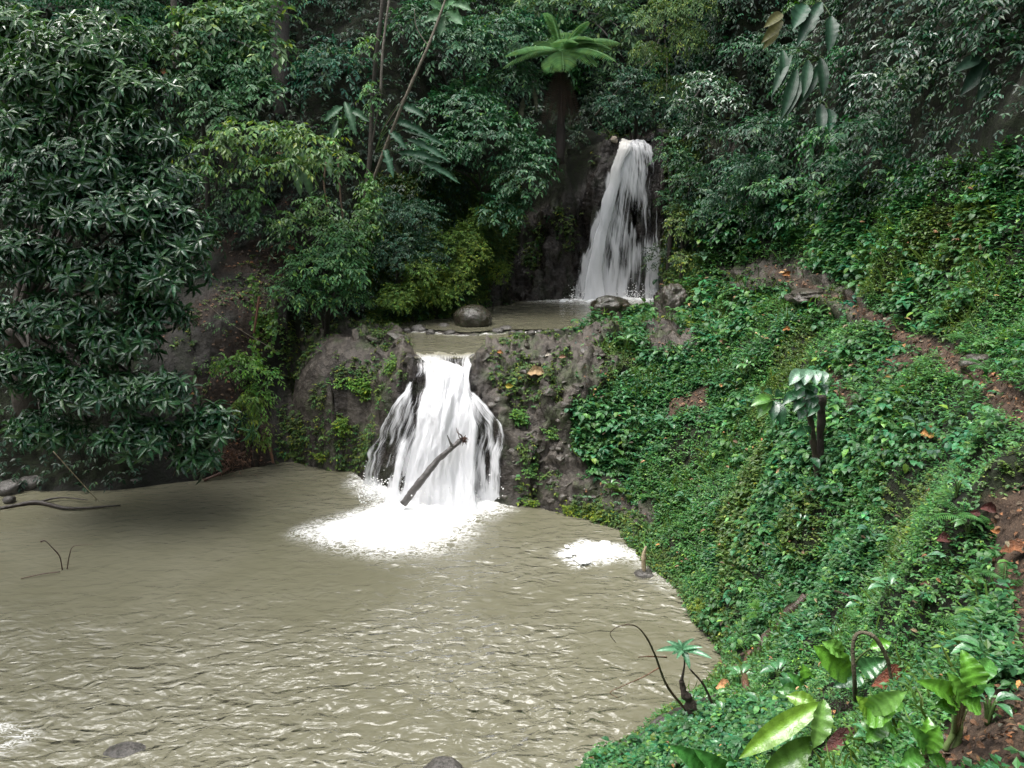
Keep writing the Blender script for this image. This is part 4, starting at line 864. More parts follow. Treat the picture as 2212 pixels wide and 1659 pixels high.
# hanging philodendrons, upper right
bigleaf_plant('climbing_philodendron', 'climbing plant with two broad shiny lobed leaves at the top of the right wall', 'plant', W(1760,0,y=17.5), wl(16.8, [(1775,5,1722,95),(1795,35,1790,108),(1740,10,1712,60)], (.025,.07,.04), .34, tear=.35, nseg=18))
bigleaf_plant('climbing_philodendron', 'clump of long narrow hanging leaves on the right wall below the shiny lobed leaves', 'plant', W(1770,130,y=17.3), wl(16.6, [(1780,128,1720,232),(1772,125,1778,205),(1745,130,1735,205),(1708,118,1668,200),(1720,150,1688,250),(1735,160,1700,245),(1690,108,1690,180)], (.02,.055,.03), .22, nseg=16, shape='oval'))
bigleaf_plant('climbing_philodendron', 'two slim dangling leaves under the clump on the right wall', 'plant', W(1770,220,y=17.2), wl(16.5, [(1772,225,1775,290),(1790,235,1792,280)], (.02,.055,.032), .22))
bigleaf_plant('climbing_philodendron', 'shadowy fan of hanging leaves near the right edge', 'plant', W(2130,130,y=12.6), wl(12.2, [(2130,130,2075,200),(2140,140,2110,215),(2150,140,2140,220),(2170,150,2165,235),(2190,150,2200,240),(2120,125,2060,150)], (.02,.045,.03), .2))
bigleaf_plant('climbing_philodendron', 'yellowing narrow leaves pointing down left at the top of the right wall', 'plant', W(1690,30,y=19), wl(18.6, [(1690,30,1650,55),(1690,45,1645,88),(1680,60,1648,102)], (.12,.12,.05), .22))
# heliconia clumps on the left wall
HEL = (.04, .11, .06)
bigleaf_plant('heliconia', 'large arching torn heliconia leaves spreading right of the slender trunks', 'plant', W(810,330,y=23), wl(22.6, [(850,260,930,290),(860,225,920,250),(880,300,975,345),(870,280,965,310),(860,330,960,345),(890,340,995,390),(840,280,880,320),(830,320,850,380)], HEL, .3, tear=.6, nseg=24))
bigleaf_plant('heliconia', 'upright pair of long pale striped leaves left of the vine covered trunk', 'plant', W(670,420,y=22.5), wl(22.1, [(640,330,650,420),(655,325,675,425),(700,310,715,380)], (.07,.14,.06), .38, tear=.35, nseg=20))
bigleaf_plant('heliconia', 'heliconia leaves drooping left of the slender trunks', 'plant', W(740,290,y=23.2), wl(22.9, [(740,230,700,260),(745,220,770,290),(750,235,800,260),(730,260,715,320)], (.04,.105,.05), .27, tear=.5, nseg=20))
bigleaf_plant('heliconia', 'withered pale heliconia leaves hanging in the hollow under the tree fern', 'plant', W(1110,190,y=26), wl(25.8, [(1130,210,1122,270),(1098,220,1092,300),(1150,180,1160,240)], (.12,.12,.07), .2, tear=.5), M_DEAD)
bigleaf_plant('breadfruit_sapling', 'sapling with big lobed pale green leaves at the top of the leaning trunk', 'plant', W(960,60,y=23.3), wl(22.8, [(960,30,915,45),(965,25,1000,50),(960,20,985,0),(955,20,925,5),(960,35,950,75),(975,10,1020,20)], (.09,.19,.09), .38, tear=.6, nseg=12))

# --- ferns
def frond(g, p0, d0, L, col, droop=.6, npin=26, pl=.28, wr=.2, nrm=UP, pair=T4):
    t = np.linspace(0, 1, 14); d0 = nz(np.array(d0, float)); pts = p0 + np.outer(t * L, d0) - np.outer(t ** 2.2 * L * droop, UP); g.tube(pts, [L * .008, L * .002], 4, np.array(col) * 1.2, n=14, cap=False)
    tt = np.linspace(.1, .99, npin); q = np.stack([np.interp(tt, t, pts[:, k_]) for k_ in range(3)], 1); tg = nz(np.gradient(q, axis=0))
    side = nz(np.cross(tg, nrm)); nn = nz(np.cross(side, tg)); nn = np.where(nn[:, 2:3] < 0, -nn, nn); ln = L * pl * np.sin(np.pi * np.clip(tt * .93 + .05, 0, 1)) ** .6
    for s_ in (-1, 1):
        v, f, c_ = leaves(q, side * s_ + tg * .35 - UP * .18, nn, ln, ln * wr, tint(npin, col, .1, .05), pair); g.addn(v, f, c_)
def fern(name, label, p0, n_, L, col, el=.6, droop=.6, group=None, pl=.22, npin=24, m=M_SOFT, cat='fern', dirs=None):
    root = thing(name, label, cat, p0, group)
    for i in range(n_):
        a = dirs[i] if dirs else i * 2.4 + rng.uniform(-.2, .2); e = el + rng.uniform(-.2, .2); g = G()
        frond(g, np.array(p0) + UP * .02, (math.cos(a) * math.cos(e), math.sin(a) * math.cos(e), math.sin(e)), L * rng.uniform(.8, 1.15), np.array(col) * rng.uniform(.8, 1.2), droop, npin, pl)
        g.build('frond', m, root)
    return root
# tree fern
tf = W(1212, 112, y=25.5); tb = tf - UP * 3.2
tfr = thing('tree_fern', 'tree fern with a flat bright crown above the hollow left of the tall waterfall', 'tree fern', tb)
g = G(); g.tube([tb, tb + np.array([.05, .1, 1.6]), tf], [.15, .11, .08], 10, (.03, .02, .016), rough=.3); g.build('trunk', M_BARK, tfr, smooth=True)
for i in range(17):
    a = i * 2.4 + rng.uniform(-.3, .3); e = .28 + rng.uniform(-.15, .25) if i < 13 else .95; g = G()
    dv = np.array((math.cos(a) * math.cos(e), math.sin(a) * math.cos(e), math.sin(e))); ti = .5; dv = np.array([dv[0], dv[1] * math.cos(ti) - dv[2] * math.sin(ti), dv[1] * math.sin(ti) + dv[2] * math.cos(ti)])
    frond(g, tf, dv, 1.85 * rng.uniform(.8, 1.1), np.array((.14, .27, .11)) * rng.uniform(.8, 1.15), rng.uniform(.3, .5), 34, .3, wr=.095)
    g.build('frond', M_SOFT, tfr)
for i in range(5):
    a = -1.57 + (i - 2) * .45; g = G(); frond(g, tf - UP * .3, (math.cos(a) * .35, math.sin(a) * .35, -.9), 1.9, (.05, .028, .018), .0, 30, .12, nrm=np.array([0, -1, .1])); g.build('dead_frond', M_DEAD, tfr)

# ------------------------------------------------------------------ small things on the slope
def small_plant(name, label, px, py, n_, L, col, stem_h=.15, spread_=1, group=None, cat='plant', m=M_GLOSS, shape='oval', wr=.5, el=.35):
    p, nn = hit(px, py); top = p + UP * stem_h; lf = []
    for i in range(n_):
        a = i * 2.4 + rng.uniform(-.3, .3); e = el + rng.uniform(-.3, .3); d = np.array([math.cos(a) * math.cos(e), math.sin(a) * math.cos(e), math.sin(e)])
        b = top + d * L * .25 * spread_; l_ = L * rng.uniform(.75, 1.15); lf.append((b, b + d * l_ - UP * l_ * .25, l_ * wr, np.array(col) * rng.uniform(.8, 1.25), dict(sag=.2, nseg=7, shape=shape)))
    return bigleaf_plant(name, label, cat, p, lf, m, group, sr=.006)
SP = [(1437,775,6,.26,(.12,.24,.10),'pale leaved seedling on the upper slope near the stony bank',.15),
      (1525,762,5,.22,(.13,.25,.10),'pale leaved seedling right of a similar one near the bare rock patch',.15),
      (1520,578,8,.33,(.09,.17,.10),'silvery broad leaved plant above the upper pool corner',.3),
      (1590,655,6,.22,(.06,.14,.07),'dark broad leaved plant on the crest of the slope',.2),
      (1440,930,6,.3,(.06,.16,.08),'broad leaved plant on the slope edge right of the lower falls',.2),
      (1980,950,6,.2,(.08,.15,.10),'greyish seedling beside the orange fallen leaf on the slope',.18),
      (1960,900,5,.16,(.07,.14,.09),'greyish seedling just above the orange fallen leaf',.15),
      (1860,905,5,.18,(.05,.12,.07),'broad leaved seedling between the leafy stump and the orange leaf',.12),
      (1560,1110,6,.2,(.05,.14,.06),'dark glossy seedling low on the slope above the foam patch',.15),
      (1480,1090,6,.2,(.055,.15,.07),'glossy bushy seedling on the bank edge above the small foam patch',.15),
      (1880,1170,5,.16,(.06,.14,.09),'greyish seedling right below the twin stemmed stump',.1),
      (1730,1120,5,.2,(.05,.12,.07),'broad leaves at the foot of the twin stemmed stump',.08),
      (1920,1290,6,.15,(.08,.19,.09),'pale broad leaved creeper in the lower right of the slope',.08),
      (1870,1330,6,.16,(.07,.17,.08),'broad glossy creeper leaves above the cut stems',.1),
      (2050,1230,6,.12,(.10,.22,.12),'row of pale round leaves beside the brown earth',.08),
      (1800,1390,6,.15,(.06,.16,.08),'broad leaves between the crooked root and the cut stems',.1),
      (1600,1480,7,.18,(.07,.19,.07),'glossy seedling behind the leaning stump near the shore',.12),
      (1560,1560,7,.17,(.07,.19,.07),'glossy seedling right of the fallen log',.1),
      (2130,1440,6,.1,(.06,.16,.06),'small green seedling on the brown earth at the right edge',.06),
      (1680,1470,7,.16,(.06,.17,.07),'leafy seedling left of the arched cut stem',.1),
      (1640,1540,7,.16,(.06,.17,.07),'leafy seedling above the big bright leaves',.1),
      (1560,1640,7,.15,(.07,.2,.08),'pale leafy seedling at the very bottom near the water',.08)]
for px, py, n_, L, col, lb, sh in SP: small_plant('seedling', lb, px, py, n_, L, col, sh, group='seedlings on the green slope')

rs_ = np.random.default_rng(12); cnt_ = 0
while cnt_ < 46:
    qx, qy = rs_.uniform(1280, 2180), rs_.uniform(690, 1640); p, nn = hit(qx, qy)
    if p[2] < .3 or p[0] > 9 or nn[2] < .3: continue
    if inpoly(np.array([qx]), np.array([qy]), [(1030,700),(1330,700),(1300,1090),(1030,1110)])[0]: continue
    d_ = p[1]; kd = cnt_ % 3; L = rs_.uniform(.03, .06) + .011 * d_
    if kd == 2 and qy < 1400: fern('fern', 'small green fern sprouting from the ground cover of the slope', p, 5, L * 2.6, (.06, .17, .045), .75, .5, 'small ferns scattered over the slope', npin=16)
    else: small_plant('seedling', 'small broad leaved seedling rising out of the ground cover of the slope', qx, qy, int(rs_.integers(5, 9)), L, [(.05,.15,.06),(.08,.19,.06)][kd % 2], .06 + .012 * d_, group='young seedlings scattered over the slope', wr=.45)
    cnt_ += 1

# ferns on the slope and banks
for px, py, n_, L, col, lb, dr in [(1655,1330,7,.42,(.09,.22,.04),'bright fern with a broad frond beside the crooked root',None),(1740,1300,6,.4,(.06,.15,.05),'fine fern standing behind the crooked root',None),
        (1340,1060,6,.5,(.10,.20,.04),'yellow green fern at the foot of the stony bank',None),(1330,1000,5,.6,(.05,.16,.05),'tall green fern on the bank above the foam patch',None),(1790,1370,5,.3,(.06,.16,.05),'small fern right of the crooked root',None),
        (1640,1550,5,.25,(.06,.16,.05),'tiny fern between seedlings near the bright leaves',None),(1600,560,6,.6,(.07,.19,.05),'fern cluster on the crest above the path head',None),(1860,510,5,.5,(.06,.16,.04),'bright fern on the slope beyond the path',None),(1350,1070,4,.4,(.12,.2,.04),'lime fern overhanging the stony shore',None)]:
    p, nn = hit(px, py); fern('fern', lb, p, n_, L, col, .7, .55, 'ferns of the green slope')

# clumps of moss and weeds on rocks
def tuft(label, px, py, rx, ry, L, col, dens=260):
    p, nn = hit(px, py); s_ = p[1] / FP; n_ = int(rx * ry * s_ * s_ * dens * 4)
    root_p = p; dx = rng.normal(size=(n_, 2)) * .42; P = []
    right_ = nz(np.cross(nn, UP) + 1e-5); upv = np.cross(right_, nn)
    P = p + right_ * (dx[:, :1] * rx * s_) + upv * (dx[:, 1:] * ry * s_) + nn * rng.random((n_, 1)) * .08
    P = np.array([(lambda h: np.array(h[0]) + np.array(h[1]) * .02 if h[0] is not None else q)(bvh.find_nearest(Vector(q), .5)) for q in P])
    v, f, c_ = sprays(P, np.broadcast_to(nz(nn + UP * .6), P.shape), L * rng.uniform(.7, 1.2, n_), tint(n_, col, .18, .08), 6, .2, .55, T4, .7, .1); g_ = G(); g_.addn(v, f, c_)
    o = g_.build('weed_tuft', M_SOFT, None, tuple(p)); tag(o, label, 'plant', 'weed tufts on the rocks')
for a in [('light green weed tuft in a crack at the centre of the left rock',770,830,50,16,.07,(.11,.24,.04)),('yellow green weeds creeping up the left rock',790,850,22,22,.07,(.12,.24,.04)),('small bright weeds low on the left rock',735,920,30,22,.07,(.12,.22,.03)),
          ('weeds under the pale fractured block on the left rock',850,790,22,26,.07,(.1,.2,.04)),('weed tuft at the left foot of the left rock',690,985,30,10,.06,(.12,.2,.03)),('hanging weeds on the stony bank just right of the lower falls',1120,900,20,26,.07,(.08,.2,.04)),
          ('weeds on top of the stony bank near the yellow leaf',1110,830,28,18,.06,(.07,.16,.05)),('weed patch on the stony bank below the rust coloured leaf',1190,940,20,22,.06,(.08,.18,.04)),('mossy cushion at the water edge right of the lower falls',1230,1100,24,12,.045,(.13,.2,.02),700),
          ('long mossy cushion overhanging the water at the stony bank foot',1290,1115,50,14,.045,(.14,.21,.02),700),('small moss cushion beside the lower falls foot',1150,1085,18,9,.045,(.10,.18,.02),700),('green weeds in the middle of the stony bank',1150,1020,28,26,.06,(.07,.17,.04)),
          ('mossy cushion on the shore below the ferns',1510,1310,30,22,.04,(.12,.19,.025),700),('weeds trailing on the bare left bank',570,700,26,40,.06,(.1,.2,.04)),('weeds on top of the rock under the fallen log',1420,1545,40,18,.035,(.08,.17,.04),500),('weeds growing over the stones near the fallen log',1500,1620,40,22,.04,(.08,.17,.05),500)]:
    tuft(*a)

# twin stemmed leafy stump
p, nn = hit(1772, 1035); y_ = p[1]
sh = thing('leafy_stump', 'dark twin stemmed stump capped with drooping broad leaves on the slope', 'sapling', p)
top = W(1775, 855, y=y_); s1 = W(1762, 905, y=y_ - .05)
g = G(); g.tube([p - UP * .1, W(1772, 950, y=y_), top], [.055, .045, .055], 9, (.035, .026, .02), rough=.4); g.build('stem', M_BARK, sh, smooth=True)
g = G(); g.tube([p + np.array([-.03, -.02, 0]), W(1757, 960, y=y_ - .05), W(1750, 900, y=y_ - .05), W(1735, 860, y=y_ - .05)], [.045, .04, .035, .03], 9, (.06, .045, .03), rough=.4); g.build('stem', M_BARK, sh, smooth=True)
g = G(); g.tube([W(1750, 875, y=y_ - .05), W(1700, 865, y=y_ - .12), W(1665, 862, y=y_ - .15)], [.014, .01, .007], 6, (.06, .05, .03)); g.build('branch', M_BARK, sh, smooth=True)
LV = [(1735,800,1705,828,.16),(1745,798,1738,828,.16),(1755,800,1765,828,.16),(1768,802,1780,826,.15),(1735,810,1720,840,.15),(1760,835,1740,860,.15),(1740,840,1712,862,.15),(1760,850,1745,885,.15),(1735,860,1715,885,.13),(1770,830,1785,850,.12),(1750,850,1730,830,.14),(1720,850,1690,870,.13),(1765,870,1745,895,.12),
      (1668,862,1622,872,.15),(1665,865,1635,900,.15),(1672,866,1668,905,.14),(1680,868,1690,915,.14),(1668,860,1650,840,.13),(1675,858,1690,845,.12),(1790,880,1812,885,.1),(1740,880,1725,905,.12),(1745,950,1735,915,.14),(1740,930,1715,940,.12),(1750,990,1770,1010,.12)]
for i, (bx, by, tx, ty, wd) in enumerate(LV):
    g = G(); cc = (.10,.19,.12) if i < 4 else ((.10,.24,.05) if 13 <= i < 15 or i == 19 else (.04,.12,.055)); blade(g, W(bx, by, y=y_ - .08), W(tx, ty, y=y_ - .22 - .1 * rng.random()), wd * y_ / 9.5, np.array(cc) * rng.uniform(.85, 1.2), side=(rng.uniform(-.3, .3), -.7, .8), sag=.2, nseg=8); g.build('leaf', M_GLOSS, sh, smooth=True)

# log lodged in the lower falls, with torn roots
lb_, lt_ = W(880, 1078, y=15.9), W(1000, 948, y=16.35)
lg = thing('log', 'dark stripped log lodged diagonally in the white water of the lower falls', 'log', lb_)
g = G(); g.tube([lb_ - (lt_ - lb_) * .08, W(905, 1045, y=15.95), W(940, 1000, y=16.15), W(975, 968, y=16.2), lt_], [.08, .08, .072, .058, .045], 12, (.10, .09, .088), rough=.25, n=40)
g.tube([W(978, 966, y=16.15), W(972, 955, y=16.1), W(966, 940, y=16.05)], [.04, .02, .01], 6, (.13, .12, .115)); g.build('trunk', M_WET, lg, smooth=True)
g = G(); c0 = lt_
for i in range(40):
    d = nz(rv(1)[0] + np.array([.4, -.3, -.3])); g.tube([c0, c0 + d * .06, c0 + d * rng.uniform(.08, .15) + rv(1)[0] * .03], [.016, .01, .004], 5, (.09, .04, .025), n=6)
g.tube([c0, W(996, 940, y=16.3), W(988, 934, y=16.25), W(986, 924, y=16.25)], [.02, .016, .01, .006], 5, (.12, .06, .04)); g.tube([c0, W(992, 945, y=16.25), W(989, 928, y=16.2)], [.015, .01, .006], 5, (.12, .06, .04))
g.build('root_tangle', M_WET, lg)

# crooked root, logs, twigs
def wood(name, label, cat, tubes, m=M_WET, part='branch'):
    root = thing(name, label, cat, tubes[0][0][0])
    for pts, r_, col in tubes: g_ = G(); g_.tube(pts, r_, 8, col, n=max(12, len(pts) * 6), rough=.25); g_.build(part, m, root, smooth=True)
def gp(px, py, lift=0, toward=0):
    p, nn = hit(px, py); d = np.array([0, 0, HC]) - p; return p + UP * lift + nz(d) * toward
BR = (.075, .05, .038); RB = (.12, .06, .035)
wood('crooked_root', 'thick crooked brown root lying on the slope above the shore', 'root', [([gp(1740,1290,.02,0.19), gp(1725,1310,.03,0.20), gp(1700,1330,.03,0.22), gp(1685,1355,.02,0.25), gp(1655,1380,.02,0.28), gp(1640,1410,.0,0.31)], [.05,.065,.06,.055,.06,.055], BR), ([gp(1640,1408,0,0.31), gp(1615,1410,0,0.31), gp(1600,1415,0,0.34)], [.04,.03,.02], BR), ([gp(1620,1412,0,0.31), gp(1612,1435,0,0.34), gp(1610,1470,0,0.34), gp(1618,1490,-.05,0.31)], [.045,.04,.045,.035], RB), ([gp(1740,1290,.02,0.19), gp(1770,1285,.05,0.22), gp(1810,1288,.05,0.22), gp(1850,1300,.02,0.20)], [.02,.014,.01,.008], BR)])
pw_ = W(1285, 1632, z=.03)
wood('fallen_log', 'long dark wet log sloping into the water at the bottom of the bank', 'log', [([pw_, W(1340,1612,z=.15), W(1400,1588,z=.35), gp(1450,1565,.12,.1), gp(1500,1540,.1,.1), gp(1545,1515,.05,.1)], [.035,.045,.055,.055,.05,.04], (.045,.038,.036))])
sb = gp(1510, 1560, -.02, .1); yb = sb[1]
st = thing('leaning_stump', 'dark leaning broken stump near the shore with a palmate sprout', 'stump', sb)
g = G(); g.tube([sb, W(1490,1520,y=yb), W(1478,1495,y=yb), W(1472,1470,y=yb)], [.05,.055,.04,.028], 9, (.05,.035,.028), rough=.5); g.tube([W(1472,1472,y=yb), W(1478,1440,y=yb), W(1478,1420,y=yb), W(1472,1402,y=yb)], [.018,.01,.008,.007], 6, (.06,.045,.035)); g.build('stem', M_BARK, st, smooth=True)
for tx, ty, wd in [(1418,1402,.1),(1440,1382,.09),(1462,1420,.08),(1500,1375,.08),(1518,1395,.07),(1538,1418,.1),(1490,1442,.1),(1465,1380,.08),(1452,1412,.06)]:
    g = G(); blade(g, W(1474,1404,y=yb), W(tx,ty,y=yb - rng.uniform(-.1,.2)), wd * yb / 9, np.array((.09,.23,.12)) * rng.uniform(.8,1.2), side=(0,-.6,.9), sag=.15, nseg=12, shape='pad', tear=.15); g.build('leaf', M_GLOSS, st, smooth=True)
wood('bare_branch', 'thin bare dead branch arching over the water beside the leaning stump', 'branch', [([W(1482,1535,y=yb), W(1440,1480,y=yb), W(1415,1415,y=yb-.1), W(1395,1375,y=yb-.15), W(1372,1352,y=yb-.2), W(1340,1352,y=yb-.25), W(1318,1368,y=yb-.25), W(1330,1388,y=yb-.25)], [.016,.013,.011,.009,.006,.005,.004,.003], (.06,.035,.022)),
    ([W(1424,1442,y=yb-.05), W(1390,1462,y=yb-.15), W(1345,1482,y=yb-.25), W(1318,1496,y=yb-.3), W(1336,1508,y=yb-.3)], [.008,.007,.005,.004,.003], (.14,.075,.04)), ([W(1440,1420,y=yb), W(1400,1418,y=yb-.15), W(1378,1420,y=yb-.2)], [.008,.006,.004], (.14,.06,.035)), ([W(1545,1535,y=yb), W(1520,1480,y=yb), W(1490,1445,y=yb)], [.014,.012,.009], (.05,.035,.028))])
wood('floating_twigs', 'small dark twigs with dead leaves sticking out of the shaded water on the left', 'twig', [([W(135,1232,z=0.), W(128,1200,y=W(135,1232,z=0.)[1]), W(110,1180,y=W(135,1232,z=0.)[1])], [.012,.01,.006], (.06,.03,.02)), ([W(145,1230,z=0.), W(150,1200,y=W(145,1230,z=0.)[1]), W(160,1180,y=W(145,1230,z=0.)[1]), W(200,1176,y=W(145,1230,z=0.)[1])], [.012,.009,.006,.004], (.06,.03,.02)), ([W(45,1250,z=.03), W(90,1240,z=.05), W(130,1235,z=.05)], [.008,.01,.01], (.08,.04,.025)), ([W(128,1200,y=W(135,1232,z=0.)[1]), W(100,1170,y=W(135,1232,z=0.)[1]), W(88,1170,y=W(135,1232,z=0.)[1])], [.009,.007,.02], (.05,.02,.015))])
wood('sunken_branch', 'dark branch lying in the water along the shaded left shore', 'branch', [([W(0,1098,z=.02), W(80,1085,z=.05), W(150,1098,z=.05), W(260,1092,z=.03)], [.04,.05,.035,.015], (.04,.03,.025)), ([W(80,1085,z=.05), W(130,1075,z=.08), W(190,1080,z=.06)], [.025,.02,.01], (.04,.03,.025))])
ys = W(205, 1078, z=0.)[1]; wood('dry_vine', 'thin straight tan stem slanting into the water under the mango tree', 'stem', [([W(115,975,y=ys+.2), W(160,1025,y=ys+.1), W(210,1080,z=0.)], [.012,.01,.008], (.2,.16,.09))])
yd = W(450, 1035, z=0.)[1]; wood('driftwood', 'reddish broken driftwood stick at the left shore', 'branch', [([W(440,1038,z=.02), W(470,1025,z=.12), W(495,1012,z=.2)], [.03,.04,.035], (.14,.07,.05))])
wood('driftwood', 'split orange brown stick leaning against the dark hollow by the left rock', 'branch', [([W(590,1000,y=18.7), W(580,960,y=18.8), W(562,940,y=18.9)], [.03,.04,.02], (.2,.1,.06))])
g = G(); c0, _ = hit(462, 995)
rt = thing('root_mat', 'matted ball of rusty fine roots on the left shore beside the mango leaves', 'root mat', c0)
for i in range(520):
    q = c0 + rng.normal(size=3) * np.array([.42, .2, .17]) + np.array([0, -.1, .1]); d = rv(1)[0] * np.array([1, .5, .6]); g.tube([q, q + d * .12 + np.array([0, 0, .03]), q + d * .22 - UP * .08], [.008, .007, .004], 3, np.array((.13, .06, .035)) * rng.uniform(.5, 1.4), n=5, cap=False)
g.build('roots', M_DEAD, rt)
p, nn = hit(1392, 1195); wood('pale_stick', 'short pale broken stick standing at the waterline beside the small foam patch', 'stick', [([W(1392,1240,z=0.), W(1390,1205,y=W(1392,1240,z=0.)[1]), W(1395,1180,y=W(1392,1240,z=0.)[1])], [.03,.045,.015], (.45,.36,.24))], M_BARK, 'stick')
# hanging roots and vines over the left bank
def vine(label, pts, y_, r_, col, leafy=0, lc=(.1,.22,.04)):
    P = [W(a, b, y=y_ + dy) for a, b, dy in pts]; root = thing('hanging_vine', label, 'vine', P[0], 'hanging vines'); g_ = G(); q = g_.tube(P, [r_, r_ * .7], 6, col, n=24); g_.build('stem', M_BARK, root, smooth=True)
    if leafy:
        qq = q[rng.integers(0, len(q), leafy)] + rng.normal(size=(leafy, 3)) * .05; g_ = G(); v, f, c_ = leaves(qq, nz(rv(leafy) - UP * .8), nz(rv(leafy) * .4 + np.array([0, -1, .5])), rng.uniform(.09, .15, leafy), rng.uniform(.07, .12, leafy), tint(leafy, lc, .2, .1), T8); g_.addn(v, f, c_); g_.build('foliage', M_LEAF, root)
vine('leafy lime vine hanging down the bare left bank', [(545,600,0),(552,680,-.3),(550,760,-.6),(560,800,-.7)], 20.3, .012, (.1,.09,.05), 110)
vine('second leafy vine trailing left of the rock above the lower falls', [(600,620,0),(590,700,-.2),(585,760,-.4)], 20.2, .012, (.1,.09,.05), 60)
vine('reddish bare root hanging beside the leafy vine', [(560,640,0),(553,690,-.2),(548,720,-.3)], 20.0, .035, (.16,.07,.04))
vine('thin pale vine slanting from the mango tree toward the bank', [(440,650,0),(500,700,-.6),(600,760,-.9)], 19.6, .008, (.16,.14,.1))
vine('bundle of pale dry roots hanging below the long striped leaves', [(705,350,0),(700,400,0),(712,460,0)], 22, .03, (.2,.13,.09))
vine('dry brown stalk hanging right of the pale roots', [(730,340,0),(735,420,0),(742,480,0)], 22, .03, (.16,.1,.07))
vine('leafy creeper hanging down the vine covered trunk', [(800,380,0),(790,470,-.2),(783,560,-.3)], 22.3, .015, (.1,.08,.05), 160, (.08,.2,.04))
vine('pale bare stem hanging at the cliff foot left of the pool', [(1005,600,0),(960,640,-.2),(945,680,-.3)], 23.6, .02, (.16,.13,.07))

# pale stone caught at the fall's head
p = W(1327, 302, y=27.3); boulder('stone', 'small pale stone caught on the branches at the head of the tall waterfall', p, (.12, .1, .12), stone_mat('pale_stone', (.35, .28, .22), (.45, .38, .3), .6), .2, 60, None, 'stone', hi=False)

# ------------------------------------------------------------------ foreground clump of bright aroids
BG = (.095, .25, .028); YGf = (.13, .25, .03)
def fg(label, root_px, leafs, m=M_GLOSS, name='arum_plant'):
    rp = gp(*root_px); yr = rp[1]; L_ = []
    for bx, by, tx, ty, wd, col, dy, shp in leafs:
        b = W(bx, by, y=yr - .34); t = W(tx, ty, y=yr - .34 + dy); sc_ = (yr * cT + (HC - b[2]) * sT) / FP
        L_.append((b, t, wd * sc_, col, dict(side=(rng.uniform(-.25, .25), -.75, .8), sag=.12, nseg=16, shape=shp, wave=.09, fold=.24)))
    bigleaf_plant(name, label, 'plant', rp, L_, m, 'bright big leaved plants in the foreground', (.12,.17,.05), .008)
fg('bright broad leaved arum plant at the right of the foreground', (2060,1600), [(2105,1480,2078,1400,62,BG,.05,'heart'),(2062,1515,1982,1464,58,BG,-.05,'heart'),(2075,1515,2046,1448,52,(.12,.29,.04),0,'heart'),(2075,1512,2120,1530,42,BG,0,'oval'),(2085,1500,2128,1455,40,(.06,.2,.03),.12,'heart'),(2060,1530,2020,1520,34,(.06,.18,.03),-.05,'oval'),(2110,1475,2140,1420,34,(.07,.2,.04),.1,'oval')])
fg('arum plant with overlapping shiny leaves at the centre of the foreground', (1890,1600), [(1872,1535,1960,1486,40,(.15,.32,.07),-.1,'oval'),(1865,1545,1936,1535,58,BG,-.08,'oval'),(1860,1560,1935,1580,52,(.07,.2,.03),-.05,'oval'),(1945,1556,1984,1625,40,BG,-.1,'oval'),(1880,1550,1850,1500,34,YGf,.0,'oval'),(1900,1560,1870,1600,36,(.07,.19,.03),-.1,'oval'),(1940,1580,1915,1600,26,BG,-.1,'oval'),(1905,1530,1950,1515,30,(.07,.19,.03),.05,'oval')])
fg('low green arum leaves in the bottom right corner of the bright clump', (2000,1640), [(2000,1620,1960,1560,40,(.06,.18,.03),0,'heart'),(2000,1625,2030,1565,36,BG,0,'oval'),(1990,1630,1945,1650,36,(.06,.18,.03),-.05,'oval'),(2005,1630,2045,1655,34,(.07,.2,.03),0,'heart'),(2000,1615,2005,1545,28,BG,.05,'oval')])
fg('young arum leaves between the long yellow green leaves and the arched stem', (1740,1500), [(1740,1490,1700,1450,34,(.06,.19,.04),0,'heart'),(1740,1490,1775,1450,32,(.07,.2,.04),0,'oval'),(1735,1495,1680,1490,32,(.06,.18,.04),0,'oval'),(1745,1490,1735,1430,28,BG,.05,'oval')])
fg('tall arum leaves behind the arched cut stem', (1815,1500), [(1833,1468,1757,1388,56,BG,0,'oval'),(1822,1415,1776,1384,34,(.12,.28,.05),0,'oval'),(1860,1450,1918,1420,50,(.05,.15,.05),-.02,'heart'),(1860,1460,1800,1480,44,(.05,.15,.06),0,'heart'),(1880,1400,1925,1385,26,BG,0,'oval')])
fg('long yellow green leaves lying low at the bottom of the foreground', (1775,1560), [(1775,1520,1597,1628,46,YGf,-.12,'oval'),(1779,1511,1757,1612,42,(.13,.26,.06),-.15,'oval'),(1765,1530,1698,1500,36,YGf,.1,'oval'),(1780,1600,1640,1675,60,(.12,.25,.05),-.12,'oval'),(1790,1560,1810,1640,30,(.13,.25,.04),-.1,'oval'),(1770,1540,1690,1560,30,(.16,.2,.03),.05,'oval')])
fg('wide dark green leaves at the bottom edge left of the long yellow green leaves', (1530,1690), [(1520,1660,1448,1605,56,(.045,.17,.035),-.05,'heart'),(1570,1690,1500,1612,66,(.05,.18,.035),-.08,'heart'),(1580,1690,1575,1625,40,(.05,.17,.04),-.04,'heart')])
